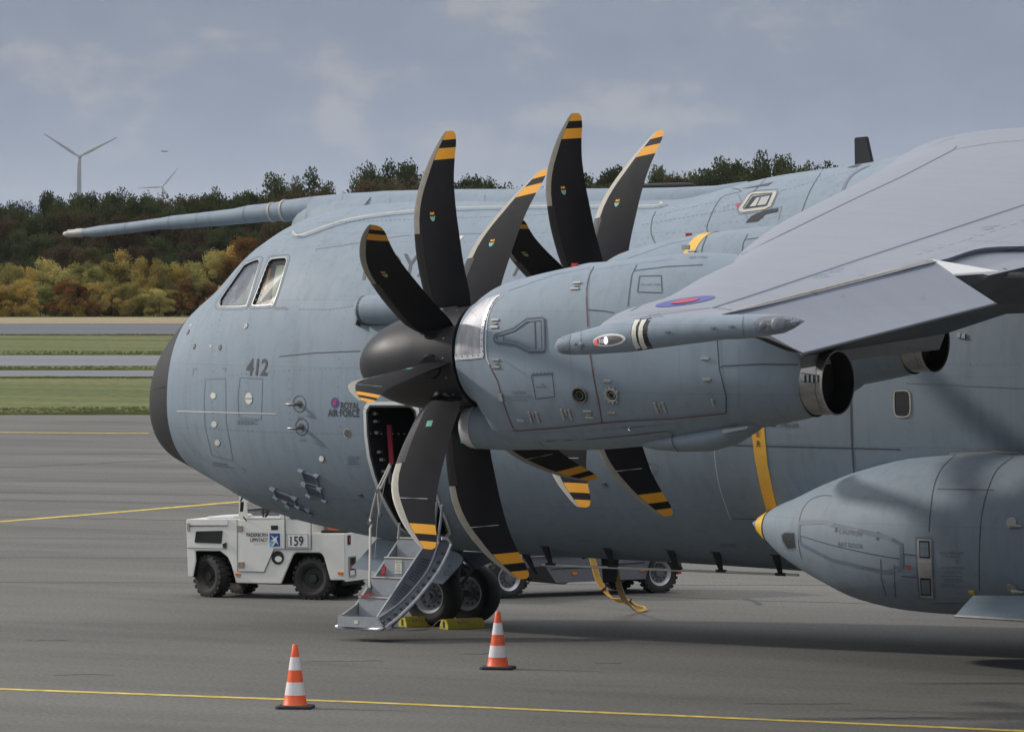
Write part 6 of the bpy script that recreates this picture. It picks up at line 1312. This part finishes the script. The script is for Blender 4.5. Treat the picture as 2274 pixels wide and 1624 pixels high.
# rear end
eR = sd(1927, 519)[0]
for (y0, y1, za, zb_, nm) in [(.10, .20, 545, 650, 'upper_rear_slot'), (.14, .34, 800, 1000, 'lower_rear_slot')]:
    b = MB(); zA, zB = sd(1930, za)[1], sd(1930, zb_)[1]; b.box(eR + .002, eR + .012, y0, y1, zB, zA); b.build(nm, M['vdark'], body)
    b = MB(); 
    if 'lower' in nm:
        for (a, c, d_, f_) in [(y0 - .02, y0, zB - .02, zA + .02), (y1, y1 + .02, zB - .02, zA + .02), (y0, y1, zA, zA + .02), (y0, y1, zB - .02, zB)]: b.box(eR + .002, eR + .03, a, c, d_, f_)
        b.build('slot_frame', M['stair'], body)
    b = MB(); b.box(eR + .012, eR + .016, y0 + .03, y1 - .03, (zA+zB)/2 - .03, (zA+zB)/2 + .03); b.build('tail_lamp', M['red'], body)
for (cx, yb) in [(1610, .22), (1775, .22)]: pass
tpoly('mesh_guard', [(1598, 516), (1598, 392), (1780, 392), (1780, 516)], .45, .48, M['stair'], off=.45); tpoly('guard_post', [(1563, 516), (1560, 385), (1598, 385), (1600, 516)], .10, .14, M['vwhite'], off=.1)
s0, z0 = sd(1847, 519, .3)
dz0 = sd(1847, 519)[1]; w_ = TP1 + e_ * s0 + nrm * .3; cone(Vector((w_.x, w_.y, dz0 + .001)), .3, 'traffic cone riding on the rear deck of the white tractor, half hidden', .98)
# wheels
for (cx, cy, st, y) in [(382, 1010, -24, .02), (1552, 1042, 0, .02)]:
    for k, yy in enumerate((y, WD - .26)):
        s0, z0 = sd(cx, cy, .02); wheel(tr, 'tractor_wheel', Vector((s0, yy + .12, .318)), .318, .24, R(st), M['oldtyre'], M['darkrim'], lugs=22, rimr=.60, face=-1)

# ------------------------------------------------------------------ ground power trailer
GP1, GP2 = at(1133, 1328, Z=0), at(1468, 1316, Z=0); ge = (GP2 - GP1).normalized(); gn = Vector((-ge.y, ge.x, 0)); gn = gn if gn.dot(dh) > 0 else -gn
gt = thing('ground_power_trailer', 'dark grey four wheeled ground power trailer under the aircraft belly', 'trailer', GP1, math.atan2(ge.y, ge.x))
def sg(u, v, off=0.0):
    r = ray(u, v); O = GP1 + gn * off; k = (O - CAM).dot(gn) / r.dot(gn); p = CAM + r * k; return ((p - GP1).dot(ge), p.z)
def gpoly(name, pts, y0, y1, m, parent=gt, off=None, bevel=0):
    P = [sg(x, y, y0 if off is None else off) for x, y in pts]; b = MB(); b.prism(P, lambda s, z: Vector((s, y0, z)), lambda s, z: Vector((s, y1, z))); return b.build(name, m, parent, bevel=bevel)
gb = gpoly('body', [(1158, 1150), (1508, 1140), (1517, 1240), (1510, 1262), (1498, 1240), (1453, 1240), (1440, 1262), (1433, 1284), (1262, 1292), (1254, 1297), (1180, 1287), (1160, 1262)], .0, 1.35, M['trailer'], bevel=.01)
gpoly('lower_skirt', [(1205, 1262), (1430, 1262), (1433, 1284), (1262, 1291), (1230, 1294)], -.012, 0, M['trailerlight'] if 0 else M['trailer'], gb, off=0)
gpoly('dark_opening', [(1158, 1262), (1208, 1255), (1232, 1292), (1254, 1296), (1180, 1287)], -.02, 0, M['vdark'], gb, off=0)
gpoly('blue_cover', [(1150, 1180), (1280, 1180), (1275, 1230), (1160, 1233)], -.03, .5, M['navy'], gb, off=0); gpoly('body_trim', [(1160, 1234), (1280, 1229), (1280, 1231), (1160, 1236)], -.034, -.02, M['trailerlight'], gb, off=0)
gpoly('panel_seam', [(1222, 1262), (1430, 1246), (1430, 1248), (1222, 1264)], -.016, 0, M['vdark'], gb, off=0)
for (u, v) in [(1274, 1272), (1424, 1264)]: gpoly('side_reflector', [(u - 5, v - 3), (u + 5, v - 3), (u + 5, v + 3), (u - 5, v + 3)], -.025, -.010, M['amber'], gb, off=0)
gpoly('fender', [(1436, 1264), (1446, 1238), (1500, 1236), (1512, 1262), (1506, 1262), (1494, 1243), (1452, 1243), (1442, 1264)], -.06, .25, M['vdark'], gb, off=0)
gpoly('tail_reflector', [(1500, 1248), (1509, 1252), (1510, 1272), (1503, 1274)], -.035, -.005, M['red'], gb, off=0)
for (u, v, r_, y) in [(1133, 1298, .31, 0), (1468, 1286, .31, 0)]:
    s0, z0 = sg(u, v); wheel(gt, 'trailer_wheel', Vector((s0, .11, .31)), .31, .2, 0, M['oldtyre'], M['rim'], lugs=24, rimr=.62); wheel(gt, 'trailer_wheel', Vector((s0, 1.24, .31)), .31, .2, 0, M['oldtyre'], M['rim'], lugs=24, rimr=.62)
gpoly('front_platform', [(1040, 1246), (1095, 1247), (1130, 1258), (1040, 1262)], .2, .9, M['trailerlight'], off=.2); gpoly('tow_bar', [(1040, 1264), (1175, 1262), (1175, 1279), (1040, 1276)], .5, .62, M['trailer'], off=.5)
gpoly('axle', [(1100, 1292), (1170, 1292), (1170, 1303), (1100, 1303)], .2, 1.15, M['vdark'], off=.2); gpoly('axle', [(1440, 1282), (1500, 1282), (1500, 1292), (1440, 1292)], .2, 1.15, M['vdark'], off=.2)
b = MB(); b.tube([Vector((sg(u, v)[0], .2, sg(u, v)[1])) for u, v in [(1166, 1299), (1180, 1300), (1189, 1294), (1191, 1286)]], .012, 6); b.build('brake_hose', M['vdark'], gt)
# ------------------------------------------------------------------ power cable
g = at(1420, 1354, Z=.02); t = thing('power_cable', 'yellow bundled power cable hanging from the belly and looping on the asphalt', 'cable', g)
belly = at(1368, 1236, Y=.3); side = at(1312, 1232, Y=4.0); gD = (g - CAM).dot(dh)
ya = [(1312, 1228, None), (1319, 1255, None), (1327, 1283, None), (1339, 1305, None), (1352, 1322, None), (1367, 1331, None), (1396, 1334, None), (1415, 1345, None), (1434, 1351, None), (1428, 1356, None), (1413, 1355, None), (1399, 1345, None), (1386, 1330, None), (1376, 1306, None), (1370, 1280, None), (1362, 1236, None)]
def cpt(k, n, u, v):
    f = k / (n - 1); D = interp(f, [0, .35, .6, 1], [gD + .9, gD + .5, gD, (belly - CAM).dot(dh)]); p = atd(u, v, D); p.z = max(p.z, .02); return p
for j in range(5):
    o = (j - 2) * 2.6; pts = []
    for k, (u, v, _) in enumerate(ya):
        f = 1 if k < 4 or k > 11 else .0
        pts.append(cpt(k, len(ya), u + o * (1 if k < 6 or k > 10 else .5), v + (o * .7 if 4 <= k <= 11 else 0)))
    m = MB(g); m.tube(smoothpts(pts, 5), .012, 6); m.build('cable_strand', M['cable'], t, smooth=True)
for k in (3, 6):
    m = MB(g); p = cpt(k, len(ya), ya[k][0], ya[k][1]); q = cpt(k, len(ya), (ya[k][0]*.85 + ya[k+1][0]*.15), (ya[k][1]*.85 + ya[k+1][1]*.15)); m.tube([p, q], .06, 10); m.build('cable_tie', M['rubber'], t)

# hairline groups that cannot be picked apart singly
for o in COL.objects:
    if o.parent and any(k in o.name for k in ('line', 'seam', 'lettering', 'stencil', 'screws', 'slots', 'rim_holes', 'tyre', 'seal', 'grid', 'hub_screws')) and 'kind' not in o: o['kind'] = 'stuff'
